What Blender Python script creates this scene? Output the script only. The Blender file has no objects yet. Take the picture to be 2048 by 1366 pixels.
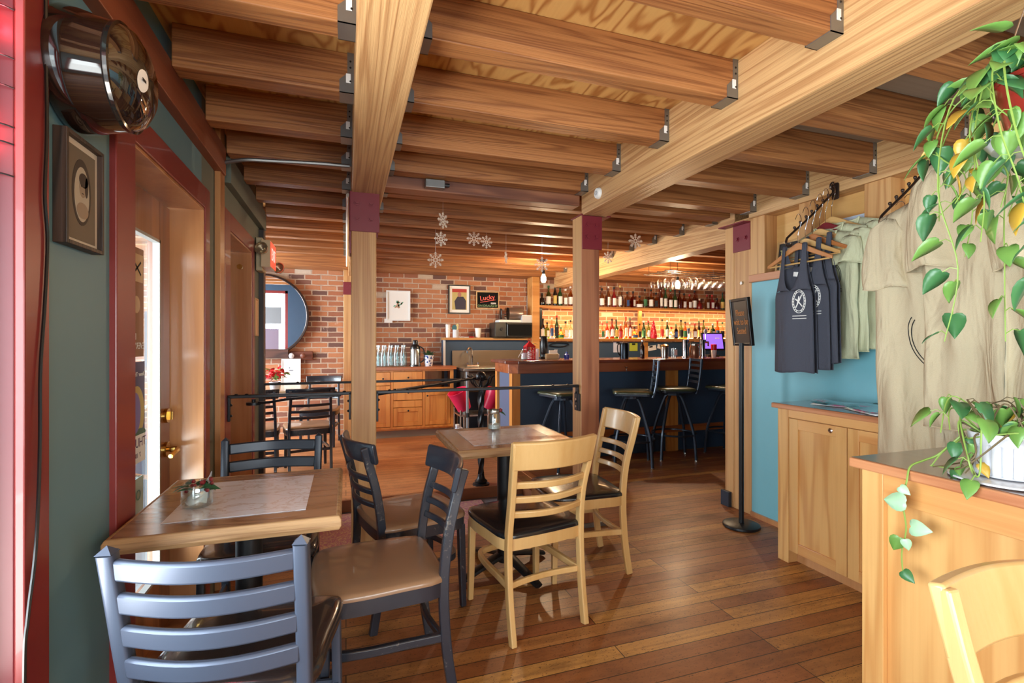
import bpy, bmesh, math, random
from mathutils import Vector, Matrix
random.seed(7)
C = bpy.context.scene.collection
PI = math.pi
def R(d): return math.radians(d)
def lin(r, g, b):
    f = lambda c: (c/255/12.92) if c/255 <= .04045 else ((c/255+.055)/1.055)**2.4
    return (f(r), f(g), f(b), 1)
ORD = ['first','second','third','fourth','fifth','sixth','seventh','eighth','ninth','tenth','eleventh','twelfth','thirteenth','fourteenth','fifteenth','sixteenth','seventeenth','eighteenth','nineteenth','twentieth','twenty-first','twenty-second','twenty-third','twenty-fourth','twenty-fifth','twenty-sixth','twenty-seventh','twenty-eighth','twenty-ninth','thirtieth']
# ---------------------------------------------------------------- mesh builder
class MB:
    def __init__(s): s.v=[]; s.f=[]; s.m=[]; s.mi=0
    def add(s, vs, fs):
        o=len(s.v); s.v+=[tuple(v) for v in vs]
        for f in fs: s.f.append(tuple(i+o for i in f)); s.m.append(s.mi)
        return s
    def box(s, x0,x1,y0,y1,z0,z1, M=None):
        vs=[Vector((x,y,z)) for x in (x0,x1) for y in (y0,y1) for z in (z0,z1)]
        if M is not None: vs=[M@v for v in vs]
        return s.add(vs,[(0,1,3,2),(4,6,7,5),(0,4,5,1),(2,3,7,6),(0,2,6,4),(1,5,7,3)])
    def prism(s, poly, h, M=None):
        n=len(poly); vs=[Vector((p[0],p[1],0)) for p in poly]+[Vector((p[0],p[1],h)) for p in poly]
        if M is not None: vs=[M@v for v in vs]
        return s.add(vs,[tuple(range(n))[::-1],tuple(range(n,2*n))]+[(i,(i+1)%n,n+(i+1)%n,n+i) for i in range(n)])
    def lathe(s, prof, seg=20, M=None, cap=True):
        vs=[];n=len(prof)
        for r,z in prof:
            for k in range(seg):
                a=2*PI*k/seg; v=Vector((r*math.cos(a),r*math.sin(a),z)); vs.append(M@v if M is not None else v)
        fs=[(i*seg+k,i*seg+(k+1)%seg,(i+1)*seg+(k+1)%seg,(i+1)*seg+k) for i in range(n-1) for k in range(seg)]
        if cap:
            if prof[0][0]>1e-5: fs.append(tuple(range(seg))[::-1])
            if prof[-1][0]>1e-5: fs.append(tuple((n-1)*seg+k for k in range(seg)))
        return s.add(vs,fs)
    def cyl(s, p0, p1, r, seg=12, r2=None):
        p0=Vector(p0);p1=Vector(p1);d=p1-p0
        M=Matrix.Translation(p0)@d.to_track_quat('Z','Y').to_matrix().to_4x4()
        return s.lathe([(r,0),(r if r2 is None else r2,d.length)],seg,M)
    def sphere(s, c, r, seg=12, sc=(1,1,1)):
        n=max(4,seg//2)
        prof=[(r*math.sin(PI*i/n),-r*math.cos(PI*i/n)) for i in range(n+1)]
        prof[0]=(1e-6,-r);prof[-1]=(1e-6,r)
        return s.lathe(prof,seg,Matrix.Translation(Vector(c))@Matrix.Diagonal((*sc,1)),cap=False)
    def sweep(s, path, sec, up=(0,0,1), closed=False, scales=None, cap=True):
        """section (a,b) list swept along path; a is along side, b along the frame up"""
        P=[Vector(p) for p in path]; n=len(P); m=len(sec); up=Vector(up); vs=[]
        for i,p in enumerate(P):
            if closed: t=P[(i+1)%n]-P[i-1]
            else: t=P[min(i+1,n-1)]-P[max(i-1,0)]
            t.normalize(); side=t.cross(up)
            if side.length<1e-4: side=t.cross(Vector((1,0,0)) if abs(t.x)<.9 else Vector((0,1,0)))
            side.normalize(); u=side.cross(t).normalized()
            k=scales[i] if scales else 1
            for a,b in sec: vs.append(p+side*a*k+u*b*k)
        rng=range(n if closed else n-1)
        fs=[(i*m+j,i*m+(j+1)%m,((i+1)%n)*m+(j+1)%m,((i+1)%n)*m+j) for i in rng for j in range(m)]
        if cap and not closed: fs+= [tuple(range(m))[::-1], tuple((n-1)*m+j for j in range(m))]
        return s.add(vs,fs)
    def tube(s, path, r, seg=8, closed=False, scales=None):
        # rotation minimising frame
        P=[Vector(p) for p in path]; n=len(P); vs=[]
        t0=(P[1]-P[0]).normalized(); nrm=t0.orthogonal().normalized()
        for i,p in enumerate(P):
            t=(P[(i+1)%n]-P[i-1]) if closed else (P[min(i+1,n-1)]-P[max(i-1,0)])
            t.normalize(); nrm=(nrm-t*nrm.dot(t)); 
            if nrm.length<1e-5: nrm=t.orthogonal()
            nrm.normalize(); b=t.cross(nrm); k=r*(scales[i] if scales else 1)
            for j in range(seg):
                a=2*PI*j/seg; vs.append(p+nrm*math.cos(a)*k+b*math.sin(a)*k)
        rng=range(n if closed else n-1)
        fs=[(i*seg+j,i*seg+(j+1)%seg,((i+1)%n)*seg+(j+1)%seg,((i+1)%n)*seg+j) for i in rng for j in range(seg)]
        if not closed: fs+= [tuple(range(seg))[::-1], tuple((n-1)*seg+j for j in range(seg))]
        return s.add(vs,fs)
    def grid(s, fn, nu, nv, cu=False):
        vs=[fn(i/nu,j/nv) for j in range(nv+1) for i in range(nu+(0 if cu else 1))]
        w=nu if cu else nu+1
        fs=[(j*w+i,j*w+(i+1)%w,(j+1)*w+(i+1)%w,(j+1)*w+i) for j in range(nv) for i in range(nu)]
        return s.add(vs,fs)
    def build(s, name, mat, parent=None, loc=None, rot=None, smooth=False, bevel=0, solid=0, sub=0, ang=35):
        me=bpy.data.meshes.new(name); me.from_pydata(s.v,[],s.f)
        mats=mat if isinstance(mat,(list,tuple)) else [mat]
        for m in mats: me.materials.append(m)
        if len(mats)>1: me.polygons.foreach_set('material_index',s.m)
        bm=bmesh.new(); bm.from_mesh(me); bmesh.ops.recalc_face_normals(bm,faces=bm.faces); bm.to_mesh(me); bm.free()
        if smooth:
            me.polygons.foreach_set('use_smooth',[True]*len(me.polygons)); me.set_sharp_from_angle(angle=R(ang))
        me.update()
        o=bpy.data.objects.new(name,me); C.objects.link(o)
        if parent is not None: o.parent=parent
        if loc: o.location=loc
        if rot: o.rotation_euler=rot
        if bevel:
            b=o.modifiers.new('b','BEVEL'); b.width=bevel; b.segments=2; b.limit_method='ANGLE'; b.angle_limit=R(40)
        if solid:
            b=o.modifiers.new('s','SOLIDIFY'); b.thickness=solid; b.offset=0
        if sub:
            b=o.modifiers.new('u','SUBSURF'); b.levels=sub; b.render_levels=sub
        return o
def tag(o,label=None,cat=None,group=None,kind=None):
    if label: o['label']=label
    if cat: o['category']=cat
    if group: o['group']=group
    if kind: o['kind']=kind
    return o
def T(name,label,cat,loc=(0,0,0),rz=0,group=None):
    o=bpy.data.objects.new(name,None); C.objects.link(o); o.empty_display_size=.05
    o.location=loc; o.rotation_euler=(0,0,rz); return tag(o,label,cat,group)
def dup(o,loc=None,rz=None,label=None,group=None,parent=None,scale=None):
    c=o.copy(); C.objects.link(c)
    if parent is not None: c.parent=parent
    if loc is not None: c.location=loc
    if rz is not None: c.rotation_euler=(0,0,rz) if not isinstance(rz,tuple) else rz
    if scale is not None: c.scale=(scale,)*3
    if label: c['label']=label
    if group: c['group']=group
    for ch in list(o.children): dup(ch,parent=c)
    return c
def S(o): o['kind']='structure'; return o
def ellipse(a,b,n=24,c=(0,0)): return [(c[0]+a*math.cos(2*PI*k/n),c[1]+b*math.sin(2*PI*k/n)) for k in range(n)]
def rect(w,h,c=(0,0)): return [(c[0]-w/2,c[1]-h/2),(c[0]+w/2,c[1]-h/2),(c[0]+w/2,c[1]+h/2),(c[0]-w/2,c[1]+h/2)]
def rrect(w,h,r,n=4):
    out=[]
    for cx,cy,a0 in ((w/2-r,h/2-r,0),(-w/2+r,h/2-r,90),(-w/2+r,-h/2+r,180),(w/2-r,-h/2+r,270)):
        for k in range(n+1):
            a=R(a0+90*k/n); out.append((cx+r*math.cos(a),cy+r*math.sin(a)))
    return out
def spline(pts,n=8):
    P=[Vector(p) for p in pts]; out=[]
    for i in range(len(P)-1):
        p0=P[max(i-1,0)];p1=P[i];p2=P[i+1];p3=P[min(i+2,len(P)-1)]
        for k in range(n):
            t=k/n; out.append(.5*((2*p1)+(p2-p0)*t+(2*p0-5*p1+4*p2-p3)*t*t+(3*p1-p0-3*p2+p3)*t**3))
    out.append(P[-1]); return out
def text(name,s,size,mat,parent,loc,rot,depth=.0008,align='CENTER',sx=1):
    cu=bpy.data.curves.new(name,'FONT'); cu.body=s; cu.size=size; cu.extrude=depth; cu.align_x=align; cu.align_y='CENTER'; cu.resolution_u=3
    cu.materials.append(mat)
    tmp=bpy.data.objects.new(name+'_c',cu); me=bpy.data.meshes.new_from_object(tmp); bpy.data.objects.remove(tmp)
    t=bpy.data.objects.new(name,me); C.objects.link(t); t.rotation_euler=rot; t.location=loc; t.scale=(sx,1,1)
    if parent is not None: t.parent=parent
    return t
# ---------------------------------------------------------------- materials
def nt(name):
    m=bpy.data.materials.new(name); m.use_nodes=True; t=m.node_tree; t.nodes.clear()
    o=t.nodes.new('ShaderNodeOutputMaterial'); return m,t,o
class NT:
    def __init__(s,name): s.m,s.t,s.o=nt(name)
    def n(s,typ,ins=None,**kw):
        x=s.t.nodes.new('ShaderNode'+typ)
        for k,v in kw.items(): setattr(x,k,v)
        for k,v in (ins or {}).items():
            if isinstance(v,bpy.types.NodeSocket): s.t.links.new(v,x.inputs[k])
            else: x.inputs[k].default_value=v
        return x
    def math(s,op,a,b=0.0,c=None):
        x=s.n('Math',{0:a,1:b},operation=op)
        if c is not None: x.inputs[2].default_value=c
        return x.outputs[0]
    def mix(s,f,a,b,bt='MIX'):
        x=s.n('Mix',data_type='RGBA',blend_type=bt)
        for i,v in ((0,f),(6,a),(7,b)):
            if isinstance(v,bpy.types.NodeSocket): s.t.links.new(v,x.inputs[i])
            else: x.inputs[i].default_value=v
        return x.outputs[2]
    def ramp(s,f,stops,interp='LINEAR'):
        x=s.n('ValToRGB',{0:f}); r=x.color_ramp; r.interpolation=interp
        while len(r.elements)>len(stops): r.elements.remove(r.elements[-1])
        while len(r.elements)<len(stops): r.elements.new(.5)
        for e,(p,c) in zip(r.elements,stops): e.position=p; e.color=c if len(c)==4 else (*c,1)
        return x.outputs[0]
    def noise(s,v,scale=1,detail=2,rough=.5,dist=0):
        return s.n('TexNoise',{'Vector':v,'Scale':scale,'Detail':detail,'Roughness':rough,'Distortion':dist}).outputs[0]
    def coords(s,scale=(1,1,1),rand=True):
        c=s.n('TexCoord').outputs['Object']
        if rand:
            r=s.n('ObjectInfo').outputs['Random']; r=s.math('MULTIPLY',r,37.0)
            c=s.n('VectorMath',{0:c,1:s.n('CombineXYZ',{0:r,1:r,2:r}).outputs[0]},operation='ADD').outputs[0]
        return s.n('VectorMath',{0:c,1:scale},operation='MULTIPLY').outputs[0]
    def bsdf(s,ins):
        b=s.n('BsdfPrincipled',ins); s.t.links.new(b.outputs[0],s.o.inputs[0]); return b
    def bump(s,h,str=.2,dist=.01): return s.n('Bump',{'Height':h,'Strength':str,'Distance':dist}).outputs[0]
def plain(name,c,rough=.5,metal=0,coat=0,var=0,emit=0,spec=.5):
    n=NT(name); col=c
    if var:
        f=n.noise(n.coords(),9,4); col=n.mix(n.math('MULTIPLY',f,var*2),c,(c[0]*.45,c[1]*.45,c[2]*.45,1))
    d={'Base Color':col,'Roughness':rough,'Metallic':metal,'Coat Weight':coat,'Specular IOR Level':spec}
    if emit: d['Emission Color']=c; d['Emission Strength']=emit
    n.bsdf(d); return n.m
def wood(name,c1,c2,axis,rings=7,across=7,along=.7,rough=.5,coat=0,streak=.5,rand=True,dark=None,bump=.15):
    n=NT(name); a='xyz'.index(axis)
    sc=[across]*3; sc[a]=along
    v=n.coords(tuple(sc),rand)
    A=n.noise(v,1,2.5,.45,.35)
    band=n.math('SINE',n.math('MULTIPLY',A,rings*6.28))
    band=n.math('MULTIPLY_ADD',band,.5,.5)
    s2=[1]*3
    sc2=[across*16]*3; sc2[a]=along*4
    st=n.noise(n.coords(tuple(sc2),rand),1,3,.6)
    f=n.math('ADD',n.math('MULTIPLY',n.math('POWER',band,2.2),1-streak*.5),n.math('MULTIPLY',n.math('SUBTRACT',st,.42),streak*1.4))
    col=n.mix(n.n('Clamp',{0:f}).outputs[0],c1,c2)
    big=n.noise(n.coords((1.3,1.3,1.3),rand),1,2)
    col=n.mix(n.math('MULTIPLY',n.math('SUBTRACT',big,.35),.6),col,dark or (c2[0]*.7,c2[1]*.65,c2[2]*.6,1))
    n.bsdf({'Base Color':col,'Roughness':rough,'Coat Weight':coat,'Coat Roughness':.15,'Normal':n.bump(f,bump,.004)})
    return n.m
def glass(name,tint=(1,1,1,1),gloss=.12,fmin=.04):
    n=NT(name)
    tr=n.n('BsdfTransparent',{0:tint}).outputs[0]; gl=n.n('BsdfGlossy',{'Color':(1,1,1,1),'Roughness':.03}).outputs[0]
    lw=n.n('LayerWeight',{'Blend':.35}).outputs['Facing']
    f=n.math('ADD',n.math('MULTIPLY',n.math('POWER',lw,2.5),.55),fmin)
    mx=n.n('MixShader',{0:f,1:tr,2:gl}); n.t.links.new(mx.outputs[0],n.o.inputs[0]); return n.m
def bulb(loc,p,col=(1,.66,.34)):
    l=bpy.data.lights.new('bulb_light','POINT'); l.energy=p; l.color=col; l.shadow_soft_size=.03
    o=bpy.data.objects.new('bulb_light',l); C.objects.link(o); o.location=loc
Mt={}
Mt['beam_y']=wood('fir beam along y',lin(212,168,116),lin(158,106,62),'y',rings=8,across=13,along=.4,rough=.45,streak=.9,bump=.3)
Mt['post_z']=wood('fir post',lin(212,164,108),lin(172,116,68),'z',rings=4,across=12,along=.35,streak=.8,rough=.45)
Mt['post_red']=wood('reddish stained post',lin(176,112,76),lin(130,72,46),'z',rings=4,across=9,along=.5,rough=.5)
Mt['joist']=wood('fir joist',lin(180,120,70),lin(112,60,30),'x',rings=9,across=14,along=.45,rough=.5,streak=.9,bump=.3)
Mt['ply']=wood('plywood deck',lin(214,166,100),lin(164,104,50),'y',rings=9,across=5.5,along=1.6,rough=.55,streak=.25)
Mt['deck_grey']=wood('weathered deck boards',lin(168,148,128),lin(132,112,94),'x',rings=4,across=4,along=.4,rough=.7)
Mt['cab_z']=wood('fir cabinet vertical',lin(228,178,112),lin(202,142,80),'z',rings=6,across=6,along=.5,rough=.35,coat=.3)
Mt['cab_y']=wood('fir cabinet horizontal',lin(232,178,112),lin(208,142,80),'y',rings=3,across=7,along=.5,rough=.35,coat=.3)
Mt['cab_x']=wood('fir back cabinet horizontal',lin(228,156,78),lin(204,128,58),'x',rings=3,across=7,along=.5,rough=.35,coat=.3)
Mt['cabback_z']=wood('fir back cabinet vertical',lin(234,160,80),lin(214,134,60),'z',rings=4,across=7,along=.5,rough=.35,coat=.3)
Mt['counter_y']=wood('dark worn counter wood',lin(120,82,58),lin(86,56,40),'y',rings=3,across=7,along=.4,rough=.22,coat=.6)
Mt['counter_x']=wood('counter cap wood',lin(196,116,60),lin(168,92,44),'x',rings=3,across=7,along=.4,rough=.3,coat=.4)
Mt['edge_y']=wood('counter edge wood',lin(206,142,98),lin(172,104,66),'y',rings=5,across=12,along=.5,rough=.35,coat=.4)
Mt['bartop']=wood('red brown bar top',lin(134,66,42),lin(100,46,30),'x',rings=3,across=6,along=.4,rough=.2,coat=.6)
Mt['shelfwood']=wood('shelf wood',lin(206,148,84),lin(176,116,56),'x',rings=3,across=7,along=.4,rough=.4)
Mt['door_z']=wood('stained fir door',lin(172,108,62),lin(128,70,36),'z',rings=4,across=5,along=.4,rough=.3,coat=.4)
Mt['jamb_z']=wood('light stained jamb',lin(204,146,96),lin(164,104,60),'z',rings=2,across=4,along=.5,rough=.28,coat=.5)
Mt['yellow']=wood('blond beech chair',lin(222,182,122),lin(206,160,98),'z',rings=2,across=6,along=.8,rough=.3,coat=.4)
Mt['hang_lt']=wood('pale hanger wood',lin(224,180,116),lin(200,150,86),'x',rings=2,across=8,along=.8,rough=.35)
Mt['hang_or']=wood('orange hanger wood',lin(206,140,84),lin(180,108,58),'x',rings=2,across=8,along=.8,rough=.35)
Mt['hang_red']=plain('wine red hanger',lin(120,30,38),.3)
Mt['table_x']=wood('walnut laminate',lin(160,124,94),lin(124,90,64),'x',rings=8,across=6,along=.9,rough=.2,coat=.5)
Mt['table_edge']=wood('worn table edge',lin(190,152,108),lin(134,94,60),'x',rings=4,across=30,along=2,rough=.5,streak=.9)
Mt['frame_gold']=wood('blond frame wood',lin(216,176,120),lin(180,132,80),'z',rings=2,across=10,along=1,rough=.4)
Mt['teal_dark']=plain('muted teal wall paint',lin(98,134,144),.55,var=.06)
Mt['teal']=plain('bright teal wall paint',lin(120,184,198),.45,var=.05)
Mt['olive']=plain('grey green wall paint',lin(104,110,98),.55,var=.06)
Mt['blue_pan']=plain('slate blue panel paint',lin(56,78,102),.5,var=.1)
Mt['blue_lt']=plain('grey blue end panel paint',lin(96,112,142),.4)
Mt['redtrim']=plain('dark red trim paint',lin(134,48,46),.35,coat=.2,var=.08)
Mt['brightred']=plain('bright red jamb paint',lin(104,14,24),.4,var=.08)
Mt['maroon']=plain('maroon steel paint',lin(122,34,46),.4,var=.06)
Mt['galv']=plain('galvanised steel',lin(150,152,152),.42,.85,var=.12)
Mt['steel']=plain('stainless steel',lin(190,186,178),.25,.95)
Mt['chrome']=plain('chrome',lin(225,225,228),.08,1)
Mt['brass']=plain('brass',lin(210,170,90),.2,1)
Mt['iron']=plain('wrought iron',lin(38,38,42),.38,.5,var=.15)
Mt['rack_iron']=plain('oil rubbed bronze rack',lin(66,52,46),.3,.6)
Mt['blackmet']=plain('black powder coat',lin(26,27,30),.4,.2)
Mt['slate']=plain('slate grey metal chair paint',lin(78,86,104),.36,.35,var=.06)
Mt['stoolmet']=plain('dark blue grey stool metal',lin(52,62,76),.3,.4)
Mt['chairblack']=None
Mt['blackvinyl']=plain('black vinyl',lin(22,24,28),.22,coat=.3)
Mt['brownvinyl']=plain('brown black vinyl',lin(44,38,38),.2,coat=.4)
Mt['tanvinyl']=plain('tan vinyl',lin(150,116,88),.3,coat=.35,var=.1)
Mt['greenvinyl']=plain('dark green vinyl',lin(66,72,48),.3,coat=.4)
Mt['white']=plain('white paint',lin(238,238,236),.45)
Mt['paper']=plain('paper',lin(244,242,238),.7)
Mt['ceramic']=plain('white glazed ceramic',lin(206,206,212),.14,coat=.5,var=.04)
Mt['plasticw']=plain('white plastic',lin(236,236,232),.35)
Mt['plasticb']=plain('black plastic',lin(20,20,22),.3)
Mt['red']=plain('red plastic',lin(214,30,48),.3)
Mt['pinkred']=plain('crimson plastic bucket',lin(216,40,84),.3)
Mt['green_liq']=plain('pale green cleaner',lin(170,214,190),.25,spec=.6)
Mt['clearpl']=plain('cloudy plastic',lin(214,220,232),.25)
Mt['grey']=plain('mid grey',lin(140,144,150),.45)
def cotton(name,c,k=1):
    n=NT(name); a=n.noise(n.coords((9,9,2.6)),1,3,.5,.6); b=n.noise(n.coords((260,260,260)),1,1)
    h=n.math('ADD',n.math('MULTIPLY',a,k),n.math('MULTIPLY',b,.02))
    n.bsdf({'Base Color':n.mix(n.math('MULTIPLY',b,.25),c,(c[0]*.6,c[1]*.6,c[2]*.6,1)),'Roughness':.92,'Normal':n.bump(h,1.0,.045)}); return n.m
Mt['tan']=cotton('sand tan cotton',lin(208,192,160)); Mt['sage']=cotton('pale sage cotton',lin(206,206,170)); Mt['char']=cotton('charcoal heather cotton',lin(76,78,90),.5)
Mt['ink']=plain('black ink',lin(36,36,38),.8)
Mt['stem']=plain('green vine stem',lin(140,170,80),.5)
Mt['stem_br']=plain('brown vine stem',lin(104,88,60),.7)
Mt['soil']=plain('soil',lin(60,48,38),.9,var=.3)
Mt['berry']=plain('berry red',lin(120,26,36),.3)
Mt['holly']=plain('holly green',lin(40,92,60),.5,var=.2)
Mt['glass']=glass('clear glass')
Mt['glass_jar']=glass('jar glass',(.90,.95,.95,1),fmin=.14)
Mt['glass_win']=glass('window glass',(.95,.98,.98,1),fmin=.03)
Mt['purple']=plain('violet screen',lin(118,84,200),.2,emit=.9)
Mt['chalk']=plain('chalkboard black',lin(34,36,38),.6,var=.1)
Mt['exitred']=plain('exit sign red',lin(240,70,50),.4,emit=.7)
def leafmat(name,c1,c2):
    n=NT(name); f=n.noise(n.coords((1,1,1)),14,2)
    n.bsdf({'Base Color':n.mix(f,c1,c2),'Roughness':.35,'Subsurface Weight':.0,'Specular IOR Level':.5}); return n.m
Mt['leaf']=leafmat('pothos leaf green',lin(84,132,56),lin(128,168,84))
Mt['leafdark']=leafmat('darker leaf green',lin(48,100,60),lin(78,130,76))
Mt['leafyel']=leafmat('yellowed leaf',lin(200,170,60),lin(190,140,50))
Mt['leafpale']=leafmat('pale variegated leaf',lin(140,196,140),lin(196,226,196))
def chairblack():
    n=NT('worn black chair paint'); v=n.coords((1,1,1))
    a=n.noise(v,60,3,.7); b=n.noise(v,5,2)
    f=n.ramp(n.math('ADD',n.math('MULTIPLY',a,.6),n.math('MULTIPLY',b,.5)),[(.66,(0,0,0,1)),(.74,(1,1,1,1))])
    n.bsdf({'Base Color':n.mix(f,lin(40,44,54),lin(120,112,104)),'Roughness':.3,'Coat Weight':.3}); return n.m
Mt['chairblack']=chairblack()
def floormat(name,cols,gapc,wear,rough=.22):
    n=NT(name); c=n.n('TexCoord').outputs['Object']
    br=n.n('TexBrick',{'Vector':c,'Color1':(0,0,0,1),'Color2':(1,1,1,1),'Mortar':(.5,.5,.5,1),'Scale':1,'Mortar Size':.0022,'Mortar Smooth':.3,'Bias':0,'Brick Width':1.7,'Row Height':.083},offset=.37,offset_frequency=3,squash=1)
    tone=n.ramp(br.outputs['Color'],cols)
    v=n.n('VectorMath',{0:c,1:(1.2,26,1)},operation='MULTIPLY').outputs[0]
    g=n.noise(v,1.5,5,.6,.4)
    col=n.mix(n.math('MULTIPLY',n.ramp(g,[(.35,(0,0,0,1)),(.7,(1,1,1,1))]),.55),tone,wear)
    g2=n.noise(n.n('VectorMath',{0:c,1:(1,2.2,1)},operation='MULTIPLY').outputs[0],2.2,5,.65)
    col=n.mix(n.ramp(g2,[(.5,(0,0,0,1)),(.72,(.75,.75,.75,1))]),col,gapc)
    # little dark nicks
    g3=n.noise(n.n('VectorMath',{0:c,1:(1,2.0,1)},operation='MULTIPLY').outputs[0],70,2,.5,1.5)
    col=n.mix(n.ramp(g3,[(.615,(0,0,0,1)),(.66,(.85,.85,.85,1))]),col,gapc)
    col=n.mix(br.outputs['Fac'],col,lin(38,22,14))
    rf=n.math('MULTIPLY_ADD',g2,.3,rough+.10)
    h=n.math('SUBTRACT',n.math('MULTIPLY',g,.2),br.outputs['Fac'])
    n.bsdf({'Base Color':col,'Roughness':rf,'Coat Weight':.12,'Coat Roughness':.25,'Normal':n.bump(h,.25,.003)}); return n.m
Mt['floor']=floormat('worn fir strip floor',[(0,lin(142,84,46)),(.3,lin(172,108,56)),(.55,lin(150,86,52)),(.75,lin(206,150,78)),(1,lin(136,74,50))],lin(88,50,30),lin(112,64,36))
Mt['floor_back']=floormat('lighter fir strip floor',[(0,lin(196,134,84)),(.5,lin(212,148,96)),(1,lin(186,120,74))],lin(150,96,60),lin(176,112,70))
def brick():
    n=NT('old red brick'); c=n.n('TexCoord').outputs['Object']
    s=n.n('SeparateXYZ',{0:c}); 
    dist=n.noise(c,3.5,3); dist2=n.noise(c,22,3)
    x=n.math('ADD',s.outputs[0],s.outputs[1])
    w=n.n('CombineXYZ',{0:n.math('ADD',x,n.math('MULTIPLY',dist2,.012)),1:n.math('ADD',s.outputs[2],n.math('ADD',n.math('MULTIPLY',dist,.015),n.math('MULTIPLY',dist2,.008)))}).outputs[0]
    br=n.n('TexBrick',{'Vector':w,'Color1':(0,0,0,1),'Color2':(1,1,1,1),'Mortar':(.5,.5,.5,1),'Scale':1,'Mortar Size':.0085,'Mortar Smooth':.25,'Bias':0,'Brick Width':.205,'Row Height':.071},offset=.43,offset_frequency=2)
    tone=n.ramp(br.outputs['Color'],[(0,lin(172,108,76)),(.18,lin(188,122,82)),(.34,lin(134,92,78)),(.46,lin(194,130,90)),(.60,lin(160,102,76)),(.74,lin(104,76,70)),(.83,lin(196,136,98)),(.955,lin(210,190,168)),(.975,lin(182,116,80))],'CONSTANT')
    col=n.mix(n.math('MULTIPLY',n.noise(c,30,5,.7),.4),tone,lin(130,84,66))
    mort=n.mix(n.noise(c,12,3),lin(214,190,168),lin(160,134,114))
    col=n.mix(br.outputs['Fac'],col,mort)
    patch=n.ramp(n.noise(c,5,4,.6),[(.66,(0,0,0,1)),(.72,(.8,.8,.8,1))])
    col=n.mix(patch,col,lin(206,180,160))
    h=n.math('SUBTRACT',n.math('MULTIPLY',n.noise(c,40,4),.3),br.outputs['Fac'])
    n.bsdf({'Base Color':col,'Roughness':.85,'Normal':n.bump(h,.6,.012)}); return n.m
Mt['brick']=brick()
def marble():
    n=NT('cream marble laminate'); v=n.coords((1,1.8,1))
    a=n.noise(v,7,6,.6,1.2); f=n.ramp(n.math('ABSOLUTE',n.math('SUBTRACT',a,.5)),[(0,(1,1,1,1)),(.035,(0,0,0,1))])
    b=n.noise(v,3,3)
    col=n.mix(b,lin(240,246,255),lin(222,230,248)); col=n.mix(n.math('MULTIPLY',f,.45),col,lin(170,130,110))
    n.bsdf({'Base Color':col,'Roughness':.16,'Coat Weight':.4,'Coat Roughness':.08}); return n.m
Mt['marble']=marble()
def rug():
    n=NT('pink and cream rug'); v=n.coords((1,1,1),False)
    a=n.noise(v,3.2,3,.6,2.5); f=n.ramp(n.math('MULTIPLY_ADD',n.math('SINE',n.math('MULTIPLY',a,60)),.5,.5),[(.6,(0,0,0,1)),(.85,(.8,.8,.8,1))])
    col=n.mix(f,lin(196,138,156),lin(226,200,160)); col=n.mix(n.math('MULTIPLY',n.noise(v,400,2),.4),col,lin(120,70,90))
    n.bsdf({'Base Color':col,'Roughness':.95}); return n.m
Mt['rug']=rug()
Mt['mat']=plain('grey entrance mat',lin(132,134,146),.95,var=.4)
def bx(name,b,m,parent=None,bevel=0,**k): return MB().box(*b).build(name,m,parent,bevel=bevel,**k)
XW=-.64   # left wall face
XR=2.83   # right wall face
# ------------------------------------------------ floor
f=MB()
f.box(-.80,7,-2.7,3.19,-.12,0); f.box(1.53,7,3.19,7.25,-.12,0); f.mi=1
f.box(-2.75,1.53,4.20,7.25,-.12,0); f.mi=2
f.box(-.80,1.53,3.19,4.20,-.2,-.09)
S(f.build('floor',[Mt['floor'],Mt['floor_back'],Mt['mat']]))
S(bx('trim_1',(-.64,1.53,4.17,4.20,-.09,.004),wood('nosing',lin(150,92,54),lin(110,62,34),'x',rings=3)))
S(bx('trim_2',(1.50,1.53,3.19,4.17,-.09,.004),wood('nosing side',lin(150,92,54),lin(110,62,34),'y',rings=3)))
S(bx('trim_3',(1.64,1.70,4.20,4.87,0,.006),wood('seam board',lin(176,112,66),lin(130,78,44),'y',rings=3)))
# ------------------------------------------------ brick wall, alcove, bar side
S(bx('wall_back',(-2.75,7.1,7.2,7.4,-.12,2.6),Mt['brick']))
S(bx('wall_bar_side',(7.0,7.1,-2.7,7.2,0,2.6),Mt['blue_pan']))
# left wall
w=MB(); th=-.78
w.box(th,XW,1.30,1.834,0,2.6)                 # teal piece with picture
w.box(th,XW,1.834,2.646,1.904,2.6)              # above door 1
w.mi=1
w.box(th,XW,2.646,3.17,0,2.6)
w.box(th,XW,3.17,3.873,1.913,2.6); w.box(th,XW,3.873,4.33,0,2.6)
w.mi=0
w.box(th,XW,-2.7,-2.3,0,2.6); w.box(th,XW,-2.3,1.30,0,.45); w.box(th,XW,-2.3,1.30,2.2,2.6)
S(w.build('wall_left',[Mt['teal_dark'],Mt['olive']]))
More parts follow.
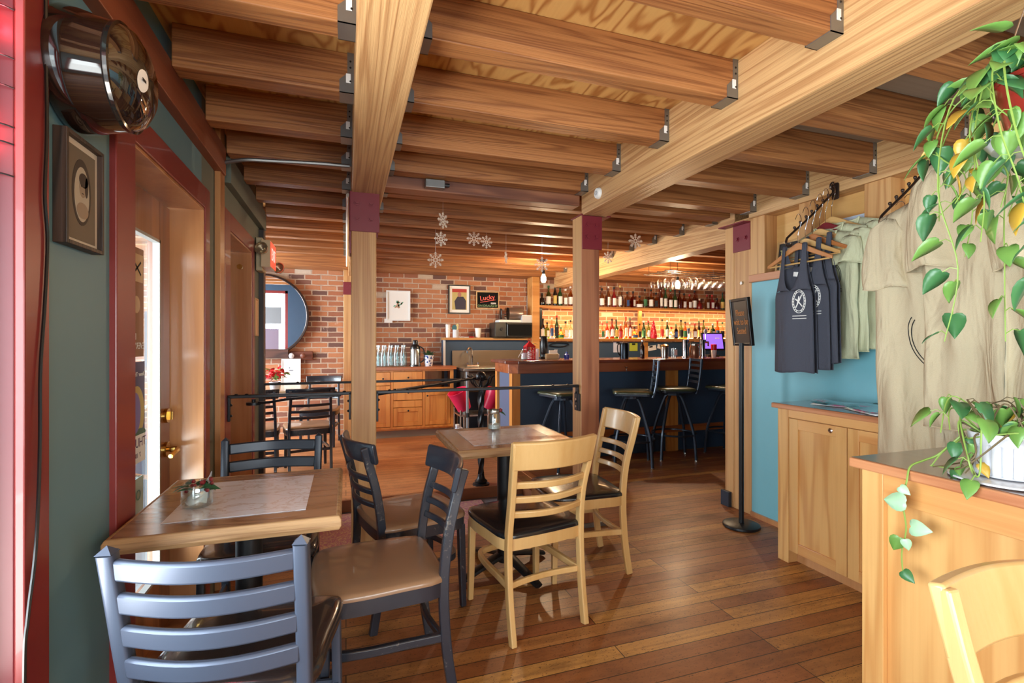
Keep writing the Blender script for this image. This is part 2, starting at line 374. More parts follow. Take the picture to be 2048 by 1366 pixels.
# alcove: wall facing the brick, with window, and street wall with window
w=MB()
w.box(-2.75,-2.35,4.33,4.45,0,2.6); w.box(-1.00,-.64,4.33,4.45,0,2.6); w.box(-2.35,-1.00,4.33,4.45,0,.55); w.box(-2.35,-1.00,4.33,4.45,2.2,2.6)
S(w.build('wall_alcove',Mt['blue_pan']))
w=MB()
w.box(-2.75,-2.6,4.45,4.75,0,2.6); w.box(-2.75,-2.6,6.95,7.2,0,2.6); w.box(-2.75,-2.6,4.75,6.95,0,.5); w.box(-2.75,-2.6,4.75,6.95,2.25,2.6)
S(w.build('wall_street',Mt['olive']))
def window(name,axis,p,a0,a1,z0,z1,fm,mull=1,t=.05):
    """axis 'x': pane in plane y=p spanning x; axis 'y': pane in plane x=p spanning y"""
    def b(m,u0,u1,w0,w1,d0,d1):
        if axis=='x': m.box(u0,u1,p+d0,p+d1,w0,w1)
        else: m.box(p+d0,p+d1,u0,u1,w0,w1)
    e=S(T(name,None,None)); m=MB()
    b(m,a0,a0+t,z0,z1,-.04,.04); b(m,a1-t,a1,z0,z1,-.04,.04); b(m,a0,a1,z0,z0+t,-.04,.04); b(m,a0,a1,z1-t,z1,-.04,.04)
    for k in range(1,mull+1):
        c=a0+(a1-a0)*k/(mull+1); b(m,c-.02,c+.02,z0,z1,-.03,.03)
    m.build('window_frame',fm,e,bevel=.003)
    g=MB(); b(g,a0+t,a1-t,z0+t,z1-t,-.003,.003); g.build('pane',Mt['glass_win'],e); return e
window('window_1','y',-.74,-2.3,1.279,.45,2.2,Mt['brightred'],2)
window('window_2','x',4.39,-2.35,-1.00,.55,2.2,Mt['redtrim'],1)
window('window_3','y',-2.68,4.75,6.95,.5,2.25,Mt['redtrim'],2)
# front wall behind the camera with its big shop windows
w=MB(); w.box(-.78,-.35,-2.7,-2.58,0,2.6); w.box(2.6,7.1,-2.7,-2.58,0,2.6); w.box(-.35,2.6,-2.7,-2.58,0,.35); w.box(-.35,2.6,-2.7,-2.58,1.9,2.6)
S(w.build('wall_front',Mt['teal_dark']))
window('window_4','x',-2.64,-.35,2.6,.35,1.9,Mt['redtrim'],2)
# ------------------------------------------------ red trim of the near window
S(bx('trim_4',(-.643,-.625,1.278,1.368,0,2.44),Mt['redtrim'],bevel=.003))
S(bx('trim_5',(-.76,-.643,1.279,1.31,.4,2.25),Mt['brightred'],bevel=.002))
# ------------------------------------------------ doors
def door(name,y0,y1,head,full):
    e=S(T(name,None,None)); t=.10
    m=MB(); m.box(-.645,-.622,y0-.135,y0,0,head+t); m.box(-.645,-.622,y1,y1+.075,0,head+t); m.box(-.645,-.622,y0,y1,head,head+t)
    m.build('casing',Mt['redtrim'],e,bevel=.004)
    j=MB(); j.box(-.84,-.628,y1-.012,y1+.0,0,head); j.box(-.84,-.628,y0,y0+.012,0,head); j.box(-.84,-.628,y0+.012,y1-.012,head-.012,head)
    j.build('jamb',Mt['jamb_z'],e,bevel=.002)
    m=MB(); m.box(-.90,-.61,y0,y1,-.02,.015); m.build('threshold',Mt['door_z'],e)
    # leaf at the outer side of the recess
    a,b=y0+.015,y1-.018; x0,x1=-.806,-.762; st=.135
    m=MB(); m.box(x0,x1,a,a+st,.015,head-.02); m.box(x0,x1,b-st,b,.015,head-.02); m.box(x0,x1,a+st,b-st,head-.19,head-.02); m.box(x0,x1,a+st,b-st,.015,.27)
    lf=m.build('door_leaf',Mt['door_z'],e,bevel=.003)
    if full:
        m=MB()
        for (c0,c1,c2,c3) in ((a+st,a+st+.012,.27,head-.19),(b-st-.012,b-st,.27,head-.19),(a+st,b-st,.27,.282),(a+st,b-st,head-.202,head-.19)): m.box(x1-.02,x1+.006,c0,c1,c2,c3)
        m.build('glazing_bead',plain('silver glazing bead',lin(176,178,176),.4),lf)
        g=MB(); g.box(-.788,-.782,a+st,b-st,.27,head-.19); g.build('pane',Mt['glass_win'],lf)
        h=T('door_handle',None,None); h.parent=lf
        y=b-.06
        q=MB(); q.cyl((x1,y,.80),(x1+.012,y,.80),.034,18); q.cyl((x1+.01,y,.80),(x1+.045,y,.80),.012,10); q.tube([(x1+.045,y,.80),(x1+.055,y-.02,.80),(x1+.055,y-.06,.798),(x1+.05,y-.10,.788)],.009,8,scales=[1.2,1.2,1,1.1]); q.build('lever',Mt['brass'],lf,smooth=True)
        q=MB(); q.cyl((x1,y,.95),(x1+.014,y,.95),.032,18); q.box(x1+.012,x1+.03,y-.005,y+.005,.932,.968); q.build('deadbolt',Mt['brass'],lf,smooth=True)
        q=MB(); q.tube([(-.806,b-st+.03,1.0),(-.85,b-st-.01,.97),(-.88,b-st-.04,.85),(-.86,b-st-.02,.72),(-.806,b-st+.03,.69)],.011,8); q.build('outer_handle',Mt['steel'],lf,smooth=True)
        bpy.data.objects.remove(h)
    else:
        p=MB(); p.box(-.79,-.775,a+st,b-st,.27,head-.19); p.build('door_panel',Mt['door_z'],lf)
        q=MB(); q.cyl((-.70,y1-.012,1.80),(-.70,y1-.03,1.80),.018,12); q.build('bumper',Mt['brass'],e,smooth=True)
    return e
door('door_1',1.834,2.646,1.904,True)
door('door_2',3.17,3.873,1.913,False)
# boards and posts of the left wall
S(bx('trim_6',(-.655,-.60,1.405,2.95,2.155,2.30),wood('red brown ledger',lin(146,76,46),lin(104,50,34),'y',rings=2),bevel=.003))
S(bx('trim_7',(-.655,-.60,3.07,4.33,2.155,2.30),Mt['olive'],bevel=.003))
S(bx('trim_8',(-.645,-.605,4.24,4.33,0,2.15),plain('near black corner post',lin(48,36,34),.4),bevel=.003))
S(bx('baseboard_left',(-.645,-.625,1.40,1.70,0,.10),Mt['redtrim']))
# ------------------------------------------------ right wall
w=MB(); w.box(XR,2.95,-2.7,2.87,0,1.71); w.mi=1; w.box(2.93,2.95,-2.7,2.87,1.71,2.2)
S(w.build('wall_right',[Mt['teal'],wood('pine panel',lin(226,180,112),lin(204,146,80),'y',rings=4,across=4,along=.6)]))
S(bx('trim_9',(2.80,2.93,-2.7,2.87,1.71,1.765),Mt['edge_y'],bevel=.003))
S(bx('trim_10',(2.815,2.83,-2.7,2.87,0,.035),Mt['jamb_z']))
# header above the niche
S(bx('trim_11',(2.80,2.95,-2.7,2.87,2.18,2.42),Mt['beam_y'],bevel=.003))
# ------------------------------------------------ ceiling decks
c=MB(); c.box(-.8,1.62,-2.7,7.4,2.44,2.5); c.box(1.62,7.1,3.1,7.4,2.44,2.5); c.box(-2.75,-.8,4.3,7.4,2.44,2.5); c.mi=1; c.box(1.62,7.1,-2.7,3.1,2.385,2.5)
S(c.build('ceiling',[Mt['ply'],Mt['deck_grey']]))
# ------------------------------------------------ beams
def beam(b,m,label,**k): return tag(bx('ceiling_beam',b,m,bevel=.006),label,'beam')
b1=beam((.03,.215,-2.6,7.05,2.16,2.44),Mt['beam_y'],'pale fir beam running front to back over the left post')
b2=beam((1.53,1.715,-2.6,3.05,2.145,2.44),Mt['beam_y'],'fir beam running to the upper right corner with a white detector disc on it')
b3=beam((3.0,3.16,3.22,6.9,2.10,2.44),Mt['beam_y'],'fir beam over the bar stools running back to the bottle shelves')
beam((.215,1.53,3.07,3.19,2.215,2.44),wood('rough old timber',lin(160,104,74),lin(96,56,46),'x',rings=4,across=5),'rough dark cross beam between the two maroon bracketed posts')
beam((1.715,2.8,3.05,3.19,2.23,2.385),Mt['joist'],'cross beam from the middle post to the doubled post by the teal wall')
beam((-2.7,6.98,6.84,7.19,2.25,2.44),Mt['joist'],'wide cross beam lit yellow along the top of the brick wall')
# ------------------------------------------------ joists with hangers
def hanger(par,x,y,w,zb,h,side):
    """U shaped galvanised joist hanger; side=+1 when the carrying beam is at larger x"""
    s=side; m=MB(); L=.055; t=.003
    d=x-s*L
    x0,x1=min(x,d),max(x,d)
    m.box(x0,x1,y-t,y+w+t,zb-t,zb)                      # seat
    for yy in (y-t,y+w):                                # cheeks with sloped cut
        poly=[(0,-t),(L,-t),(L,h*.30),(L*.45,h*.48),(L*.45,h),(0,h)]
        M=Matrix(((-s,0,0,x),(0,0,1,yy),(0,1,0,zb),(0,0,0,1)))
        m.prism(poly,t,M)
    o=m.build('joist_hanger',Mt['galv'],par)
    n=MB()
    for dz in (.10,.125,.045): n.cyl((x-s*.013,y-t-.0015,zb+dz),(x-s*.013,y-t+.001,zb+dz),.0042,6)
    n.build('nail',Mt['blackmet'],o)
    n=MB(); n.box(min(x-s*.012,x-s*.030),max(x-s*.012,x-s*.030),y-t-.001,y-t,zb+.058-.02,zb+.085-.01); n.build('sticker',Mt['paper'],o)
    return o
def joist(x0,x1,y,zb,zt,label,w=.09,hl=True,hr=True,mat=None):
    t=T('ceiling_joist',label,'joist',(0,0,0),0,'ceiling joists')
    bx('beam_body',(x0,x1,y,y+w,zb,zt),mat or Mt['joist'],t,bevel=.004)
    t.location=(0,random.uniform(-.004,.004),0)
    if hl: hanger(t,x0,y,w,zb,zt-zb,-1)
    if hr: hanger(t,x1,y,w,zb,zt-zb,1)
front=[.26,.717,1.173,1.63,2.087,2.544,2.95]
backr=[3.42+.43*k for k in range(8)]
nf=['bay over the camera','bay']
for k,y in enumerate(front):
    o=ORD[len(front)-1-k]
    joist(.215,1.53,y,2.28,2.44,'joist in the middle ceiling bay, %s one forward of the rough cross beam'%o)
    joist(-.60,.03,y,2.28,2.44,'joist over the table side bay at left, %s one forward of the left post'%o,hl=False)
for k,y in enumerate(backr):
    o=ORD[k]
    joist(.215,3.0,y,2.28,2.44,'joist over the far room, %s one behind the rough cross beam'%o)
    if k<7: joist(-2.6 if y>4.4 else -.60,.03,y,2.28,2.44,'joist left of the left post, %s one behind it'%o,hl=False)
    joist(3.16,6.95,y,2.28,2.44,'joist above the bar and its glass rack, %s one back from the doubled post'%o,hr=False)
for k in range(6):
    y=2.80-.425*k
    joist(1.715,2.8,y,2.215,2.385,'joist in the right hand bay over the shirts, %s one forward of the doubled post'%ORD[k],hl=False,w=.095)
# ------------------------------------------------ posts
def bracket(par,plates,bolts):
    m=MB()
    for b in plates: m.box(*b)
    o=m.build('steel_bracket',Mt['maroon'],par,bevel=.002)
    for (p,d) in bolts:
        q=MB(); p=Vector(p); d=Vector(d); q.cyl(p,p+d*.004,.019,12); q.cyl(p+d*.003,p+d*.013,.013,6); q.build('bolt',Mt['maroon'],o)
def post(label,b,mat,bevel=.006):
    t=T('wooden_post',label,'post',(0,0,0)); bx('shaft',b,mat,t,bevel=bevel); return t
p=post('pale wooden post with a maroon bolted bracket, left of the two rail posts',(.03,.172,3.05,3.19,0,2.16),Mt['post_z'])
bracket(p,[(.022,.190,3.041,3.049,1.93,2.165),(.022,.190,3.19,3.198,1.93,2.165),(.018,.03,3.06,3.18,1.80,2.165)],[((x,3.041,z),(0,-1,0)) for x in (.062,.142) for z in (2.10,2.01)]+[((x,3.04,2.155),(0,-1,0)) for x in ()])
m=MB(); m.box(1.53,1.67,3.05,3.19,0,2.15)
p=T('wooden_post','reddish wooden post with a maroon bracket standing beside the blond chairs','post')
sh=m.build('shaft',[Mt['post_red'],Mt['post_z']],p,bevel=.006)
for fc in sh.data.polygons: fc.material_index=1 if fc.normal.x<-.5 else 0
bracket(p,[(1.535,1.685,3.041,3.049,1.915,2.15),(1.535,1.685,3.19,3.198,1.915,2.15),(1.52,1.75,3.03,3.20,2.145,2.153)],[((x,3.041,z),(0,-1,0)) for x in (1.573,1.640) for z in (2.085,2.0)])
q=MB(); q.box(1.49,1.74,3.035,3.05,0,.03); q.box(1.49,1.74,3.19,3.205,0,.03); q.build('foot_plate',Mt['galv'],p,bevel=.002)
p=T('wooden_post','doubled wooden post with a maroon bracket at the end of the teal wall','post')
q=MB(); q.box(2.83,2.97,2.872,3.045,0,2.2); q.build('shaft',Mt['post_z'],p,bevel=.004)
q=MB(); q.box(2.83,2.97,3.048,3.14,0,2.2); q.build('shaft',Mt['post_z'],p,bevel=.004)
bracket(p,[(2.822,2.829,2.88,3.05,1.96,2.16),(2.76,2.83,2.88,3.14,2.16,2.168)],[((2.822,y,2.055),(-1,0,0)) for y in (2.925,3.005)])
q=MB()
for z in (1.72,1.05,.56): q.cyl((2.829,2.965,z),(2.820,2.965,z),.012,12)
q.build('bolt',Mt['steel'],p,smooth=True)
q=MB(); q.box(2.800,2.83,3.07,3.155,0,.115); q.build('foot_plate',Mt['stoolmet'],p,bevel=.002)
p=post('slim wooden post with a small maroon bracket against the far brick wall',(-.03,.09,6.99,7.11,0,2.25),Mt['post_z'])
bracket(p,[(-.035,.095,6.983,6.989,1.91,2.08)],[((x,6.983,z),(0,-1,0)) for x in (.055,) for z in (2.04,1.95)])
p=post('warm lit wooden post between the brick wall pictures and the bottle shelves',(2.64,2.76,6.88,7.10,0,2.25),Mt['shelfwood'])
p=post('square wooden post between the two doors of the left wall',(-.639,-.612,2.88,2.975,0,2.44),Mt['jamb_z'],.002)
# studs of the niche
for k,(y0,y1) in enumerate([(2.74,2.868),(2.37,2.46),(1.885,2.03),(1.40,1.49),(.93,1.02)]):
    tag(bx('wall_stud',(2.815,2.93,y0,y1,1.765,2.18),Mt['post_z'],bevel=.002),'wooden stud in the niche above the teal wall, %s from the doubled post'%ORD[k],'stud','studs in the wall niche')
# ------------------------------------------------ rug in the well
tag(bx('rug',(-.52,1.10,3.35,4.10,-.09,-.078),Mt['rug'],bevel=.003),'pink and cream patterned rug lying in the step down','rug')
# ------------------------------------------------ street outside
e=T('exterior_building','pale building across the street seen through the door glass','building',(0,0,0))
bx('wall',(-9,-8.5,-8,14,-.3,6),plain('outside stucco',lin(206,216,220),.8),e)
for k in range(9):
    for z in (.6,3.2):
        bx('window',(-8.5,-8.45,-7+2.3*k,-5.8+2.3*k,z,z+1.6),plain('outside window teal',lin(96,140,146),.2) if (k==0 and z<1) else bpy.data.materials['outside window teal'],e)
S(bx('ground_outside',(-12,-.84,-12,4.2,-.3,-.15),plain('pavement',lin(170,172,176),.9)))
S(bx('ground_street',(-12,-2.8,4.2,16,-.3,-.15),bpy.data.materials['pavement']))
S(bx('ground_front',(-.84,12,-12,-2.75,-.3,-.15),bpy.data.materials['pavement']))
# ------------------------------------------------ bent wood restaurant chairs
def arc_path(x0,x1,y,z,bow,n=10): return [(x0+(x1-x0)*k/n, y-bow*math.sin(PI*k/n), z) for k in range(n+1)]
SEATO=[(-.20,-.19),(-.215,-.05),(-.22,.08),(-.205,.18),(-.15,.215),(0,.225),(.15,.215),(.205,.18),(.22,.08),(.215,-.05),(.20,-.19),(.10,-.215),(-.10,-.215)]
def smooth_loop(pts,n=4):
    P=[Vector((p[0],p[1],0)) for p in pts]; N=len(P); out=[]
    for i in range(N):
        p0,p1,p2,p3=P[i-1],P[i],P[(i+1)%N],P[(i+2)%N]
        for k in range(n):
            t=k/n; q=.5*((2*p1)+(p2-p0)*t+(2*p0-5*p1+4*p2-p3)*t*t+(3*p1-p0-3*p2+p3)*t**3); out.append((q.x,q.y))
    return out
def pad(outline,z0,th,crown=.012,rings=((1,0),(1.0,.35),(.985,.75),(.93,.97),(.7,1.12),(.35,1.22),(0.02,1.25))):
    """cushion with a rounded rim"""
    m=MB(); N=len(outline); vs=[]
    for s,h in rings:
        for x,y in outline: vs.append((x*s,y*s,z0+th*h))
    fs=[(i*N+k,i*N+(k+1)%N,(i+1)*N+(k+1)%N,(i+1)*N+k) for i in range(len(rings)-1) for k in range(N)]
    fs+=[tuple(range(N))[::-1],tuple((len(rings)-1)*N+k for k in range(N))]
    return m.add(vs,fs)
def ring_band(outline,z0,z1,t):
    m=MB(); N=len(outline); vs=[]
    def off(s,z): return [(x*s,y*s,z) for x,y in outline]
    vs=off(1,z0)+off(1,z1)+off(1-t,z1)+off(1-t,z0)
    fs=[(a*N+k,a*N+(k+1)%N,((a+1)%4)*N+(k+1)%N,((a+1)%4)*N+k) for a in range(4) for k in range(N)]
    return m.add(vs,fs)
def bent_chair(name,label,mat,vinyl,style):
    """front is +y. style 'blond': deep rail flush with stiles; 'black': wide overhanging top board, thin rungs"""
    t=T(name,label,'chair')
    ol=smooth_loop(SEATO,3)
    ring_band(ol,.385,.437,.09).build('seat_frame',mat,t,smooth=True,ang=50)
    sp=pad([(x*1.015,y*1.015) for x,y in ol],.437,.024); sp.build('seat',vinyl,t,smooth=True,ang=60)
    # rear legs run up into the back stiles
    zt=.86 if style=='blond' else .835; kx=.196 if style=='blond' else .180
    for s in (-1,1):
        path=spline([(s*.185,-.245,0),(s*.187,-.215,.20),(s*.186,-.205,.42),(s*.182,-.225,.60),(s*(kx-.004),-.225-(zt-.70)*.24-.0,zt-.10),(s*kx,-.225-(zt-.60)*.24,zt-(.0 if style=='blond' else .015))],5)
        w=.036; d=.026
        m=MB(); m.sweep(path,[(-d/2,-w/2),(d/2,-w/2),(d/2,w/2),(-d/2,w/2)],up=(0,1,0)); m.build('leg',mat,t,bevel=.005)
        m=MB(); m.sweep([(s*.185,.185,.40),(s*.187,.19,.2),(s*.19,.195,0)],[(-.017,-.017),(.017,-.017),(.017,.017),(-.017,.017)],up=(0,1,0),scales=[1,.92,.78]); m.build('leg',mat,t,bevel=.005)
    bow=.045
    def bx_y(z): # stile y at height z
        return -.225-(z-.60)*.24 if z>.6 else -.205-(z-.42)*.11
    if style=='blond':
        z0,z1=.745,.868
        path=[(x,y,(z0+z1)/2) for x,y,_ in arc_path(-.207,.207,bx_y(.8)-.004,0,bow,14)]
        h=(z1-z0)/2; th=.013
        m=MB(); m.sweep(path,[(-th,-h),(th,-h),(th,h),(-th,h)],up=(0,-.24,1)); m.build('top_rail',mat,t,bevel=.006,smooth=True)
        zs=(.675,.61,.545); hh=.0145
    else:
        z0,z1=.745,.837
        path=[(x,y,(z0+z1)/2) for x,y,_ in arc_path(-.215,.215,bx_y(.79)+.028,0,bow+.012,14)]
        h=(z1-z0)/2; th=.011
        m=MB(); m.sweep(path,[(-th,-h+.012),(-th*.6,-h),(th*.6,-h),(th,-h+.012),(th,h-.012),(th*.6,h),(-th*.6,h),(-th,h-.012)],up=(0,-.24,1)); m.build('top_rail',mat,t,bevel=.004,smooth=True)
        zs=(.675,.615,.555); hh=.0125
    for z in zs:
        y=bx_y(z); m=MB(); m.sweep(arc_path(-.18,.18,y,z,bow*.95,12),[(-.008,-hh),(.008,-hh),(.008,hh),(-.008,hh)],up=(0,-.24,1)); m.build('back_slat',mat,t,bevel=.004,smooth=True)
    # bent stretcher hoop around the legs
    hoop=[(-.183,-.20,.235),(-.178,-.08,.235),(-.172,.07,.235),(-.14,.17,.235),(0,.20,.235),(.14,.17,.235),(.172,.07,.235),(.178,-.08,.235),(.183,-.20,.235)]
    hp=spline(hoop,4)
    m=MB(); m.sweep(hp,[(-.011,-.015),(.011,-.015),(.011,.015),(-.011,.015)],up=(0,0,1)); m.build('stretcher',mat,t,bevel=.004,smooth=True)
    m=MB(); m.sweep(arc_path(-.175,.175,-.20,.235,-.02,6),[(-.009,-.013),(.009,-.013),(.009,.013),(-.009,.013)],up=(0,0,1)); m.build('stretcher',mat,t,bevel=.004,smooth=True)
    for s in (-1,1):
        for y in (-.245,.195):
            m=MB(); m.cyl((s*.188,y,0),(s*.188,y,.008),.009,8); m.build('glide',Mt['steel'],t)
    return t
def place(t,x,y,heading):
    """heading: angle of the chair front, degrees counterclockwise from world +x"""
    t.location=(x,y,0); t.rotation_euler=(0,0,R(heading-90))
yc=bent_chair('dining_chair','blond wooden chair with a black seat, its back to the camera at the middle table',Mt['yellow'],Mt['blackvinyl'],'blond')
place(yc,.805,2.225,99.5)
y2=dup(yc,label='blond wooden chair with a black seat standing against the reddish post'); place(y2,1.25,2.572,176)
y3=dup(yc,label='blond wooden chair cut off by the bottom right corner'); place(y3,1.123,.251,-98)
bc=bent_chair('dining_chair','scuffed black chair with a tan seat nearest the camera, turned to the left table',Mt['chairblack'],Mt['tanvinyl'],'black')
place(bc,.11,1.90,184)
b2_=dup(bc,label='scuffed black chair with a tan seat standing just in front of the pale post'); place(b2_,.30,2.47,15)
# ------------------------------------------------ steel ladder back chairs
def metal_chair(label,mat,seatm):
    t=T('dining_chair',label,'chair')
    for s in (-1,1):
        m=MB(); q=.0165
        path=[(s*.185,-.235,0),(s*.185,-.20,.24),(s*.187,-.185,.43),(s*.192,-.215,.62),(s*.197,-.255,.828)]
        path=spline(path,4)
        m.sweep(path,rrect(2*q,2*q,.007,2),up=(0,1,0)); 
        m.add([(s*.197-q,-.255-q,.828),(s*.197+q,-.255-q,.828),(s*.197+q,-.255+q,.828),(s*.197-q,-.255+q,.828),(s*.197,-.256,.845)],[(0,1,4),(1,2,4),(2,3,4),(3,0,4)])
        m.build('leg',mat,t,smooth=True,ang=50)
        m=MB(); m.sweep([(s*.185,.19,.43),(s*.187,.20,.2),(s*.19,.21,0)],rrect(.028,.028,.006,2),up=(0,1,0)); m.build('leg',mat,t,smooth=True)
        m=MB(); m.sweep([(s*.185,-.20,.20),(s*.187,.20,.20)],rrect(.018,.022,.004,1)); m.build('stretcher',mat,t)
    for z in (.79,.712,.634,.556):
        y=-.205-(z-.52)*.17
        m=MB(); m.sweep(arc_path(-.183,.183,y,z,.042,12),[(-.009,-.024),(.009,-.024),(.009,.024),(-.009,.024)],up=(0,-.15,1)); m.build('back_slat',mat,t,bevel=.006,smooth=True)
    m=MB(); m.sweep([(-.185,-.17,.42),(-.185,.19,.42),(.185,.19,.42),(.185,-.17,.42)],rrect(.024,.028,.004,1),closed=True); m.build('seat_frame',mat,t)
    m=MB(); m.sweep([(-.187,.203,.20),(.187,.203,.20)],rrect(.018,.022,.004,1)); m.build('stretcher',mat,t)
    ol=smooth_loop([(-.19,-.18),(-.21,0),(-.21,.17),(-.17,.215),(0,.22),(.17,.215),(.21,.17),(.21,0),(.19,-.18),(0,-.19)],3)
    pad(ol,.436,.04,rings=((.97,0),(1,.25),(1.0,.6),(.97,.95),(.88,1.12),(.5,1.2),(.02,1.22))).build('seat',seatm,t,smooth=True,ang=70)
    return t
mc=metal_chair('slate grey steel ladder back chair in the bottom left corner',Mt['slate'],Mt['brownvinyl']); place(mc,-.245,1.49,80)
m2=metal_chair('black steel ladder back chair beyond the left table',plain('black blue chair metal',lin(46,52,62),.35,.35),Mt['brownvinyl']); place(m2,-.32,2.275,-90)
# ------------------------------------------------ tables
def cafe_table(label,x0,x1,y0,y1,zt=.75,base='x'):
    cx,cy=(x0+x1)/2,(y0+y1)/2
    t=T('cafe_table',label,'table',(cx,cy,0))
    a,b=(x1-x0)/2,(y1-y0)/2
    m=MB()
    prof=[(0,-.042),(.004,-.045),(.010,-.030),(.016,-.02),(.014,-.008),(.006,0)]
    m.prism(rect(2*a-.02,2*b-.02),.042,Matrix.Translation((0,0,zt-.043))); m.build('table_top',Mt['table_x'],t)
    # moulded wooden edge
    loop=[(-a+.008,-b+.008,zt-.022),(a-.008,-b+.008,zt-.022),(a-.008,b-.008,zt-.022),(-a+.008,b-.008,zt-.022)]
    e=MB(); sec=[(-.006,-.022),(.004,-.022),(.010,-.008),(.010,.010),(.004,.0215),(-.006,.0222)]
    V=[]
    corners=[(-1,-1),(1,-1),(1,1),(-1,1)]
    for sx,sy in corners:
        for o_,h in sec: V.append((sx*(a-.008+o_),sy*(b-.008+o_),zt-.022+h))
    n=len(sec); e.add(V,[(i*n+j,((i+1)%4)*n+j,((i+1)%4)*n+(j+1)%n,i*n+(j+1)%n) for i in range(4) for j in range(n)])
    e.build('edge_moulding',Mt['table_edge'],t,bevel=.003)
    k=MB(); k.box(-a+.105,a-.105,-b+.095,b-.095,zt-.0005,zt+.0008); k.build('inlay',Mt['marble'],t)
    c=MB(); c.cyl((0,0,.05),(0,0,zt-.045),.042,24); c.build('pedestal',Mt['blackmet'],t,smooth=True)
    c=MB(); c.box(-.16,.16,-.03,.03,zt-.055,zt-.044); c.box(-.03,.03,-.16,.16,zt-.055,zt-.044); c.build('mounting_plate',Mt['blackmet'],t)
    for k_ in range(4):
        an=R(20+90*k_) ; L=.29
        pts=[(math.cos(an)*r,math.sin(an)*r,z) for r,z in ((.02,.085),(.08,.075),(.17,.05),(.25,.028),(L,.016))]
        c=MB(); c.sweep(pts,ellipse(.030,.016,10),up=(0,0,1),scales=[1.2,1.1,.95,.9,.8]); c.build('foot',Mt['blackmet'],t,smooth=True)
    return t
cafe_table('square wood edged table with a marble inlay against the door at left',-.615,-.015,1.585,2.20)
cafe_table('square wood edged table with a marble inlay between the tan and blond chairs',.511,1.181,2.335,2.945)
# ------------------------------------------------ jars on the tables
def lathe_obj(name,prof,mat,parent,loc=(0,0,0),seg=24,smooth=True,rot=None):
    return MB().lathe(prof,seg).build(name,mat,parent,loc=loc,rot=rot,smooth=smooth,ang=40)
def leaf_shape(m,M,L=.05,W=.04,curl=.15,heart=True):
    """heart shaped leaf, base at origin, tip along +y of M, slightly folded"""
    prof=[(0,.04),(-.06,.30),(-.03,.72),(.12,.98),(.32,1.0),(.55,.80),(.75,.48),(.9,.2),(1,0)] if heart else [(0,0),(.2,.7),(.45,1),(.7,.7),(1,0)]
    vs=[];n=len(prof)
    for k,(y,w) in enumerate(prof):
        bend=-curl*L*(y**2)
        fold=.10*W*w
        vs+= [(-w*W/2,y*L,bend+fold),(0,(max(y,0))*L,bend),(w*W/2,y*L,bend+fold)]
    vs=[M@Vector(v) for v in vs]
    fs=[(3*i+j,3*i+j+1,3*i+j+4,3*i+j+3) for i in range(n-1) for j in range(2)]
    m.add(vs,fs)
def rotM(loc,yaw,pitch,roll=0):
    return Matrix.Translation(Vector(loc))@Matrix.Rotation(yaw,4,'Z')@Matrix.Rotation(pitch,4,'X')@Matrix.Rotation(roll,4,'Y')
jt=T('glass_jar','low glass jar holding a white napkin and holly on the left table','jar',(-.455,1.83,.751))
lathe_obj('jar_glass',[(.001,.001),(.040,.001),(.044,.006),(.044,.062),(.040,.070),(.042,.074),(.0395,.074),(.0375,.070),(.041,.060),(.041,.010),(.001,.008)],Mt['glass_jar'],jt)
m=MB(); m.grid(lambda u,v: Vector((.034*math.cos(u*5.8)*(1-.25*v)+.014*v,.034*math.sin(u*5.8)*(1-.2*v)+.008*v,.010+.038*v+.055*max(0,math.cos(u*5.8-.4))*v+.004*math.sin(u*23)+.0035*math.cos(v*15))),30,10); m.build('napkin',plain('bright napkin',(.93,.93,.93,1),.8),jt,smooth=True,ang=180)
m=MB()
random.seed(3)
for k in range(9):
    a=2*PI*k/9+.3; leaf_shape(m,rotM((.028*math.cos(a),.028*math.sin(a),.052+.02*random.random()),a-PI/2+random.uniform(-.9,.9),random.uniform(-.5,.5),random.uniform(-.6,.6)),.042,.026,.3)
m.build('holly_leaves',Mt['holly'],jt,solid=.0008)
m=MB()
for k in range(16): m.sphere((random.uniform(-.03,.045),random.uniform(-.035,.0),random.uniform(.050,.085)),.0065,8)
m.build('berries',Mt['berry'],jt,smooth=True)
j2=T('glass_jar','mason jar half full of sugar with holly on its rim, on the middle table','jar',(.84,2.83,.751))
lathe_obj('jar_glass',[(.001,.001),(.034,.001),(.039,.008),(.039,.088),(.030,.102),(.030,.118),(.033,.119),(.033,.124),(.028,.124),(.027,.102),(.036,.086),(.036,.010),(.001,.006)],Mt['glass_jar'],j2)
lathe_obj('sugar',[(.001,.007),(.0355,.011),(.0355,.034),(.02,.038),(.001,.036)],Mt['paper'],j2)
m=MB(); m.lathe([(.0335,.100),(.0345,.102),(.0345,.118),(.0335,.12)],20,cap=False); m.build('neck_band',Mt['steel'],j2,smooth=True)
m=MB()
for a in (-.5,.2,2.2): leaf_shape(m,rotM((.034,.0,.108),a-PI/2,-.25,.3),.045,.022,.35)
m.build('holly_leaves',Mt['holly'],j2,solid=.0008)
m=MB(); m.sphere((.038,-.012,.118),.012,10); m.build('berries',Mt['berry'],j2,smooth=True)
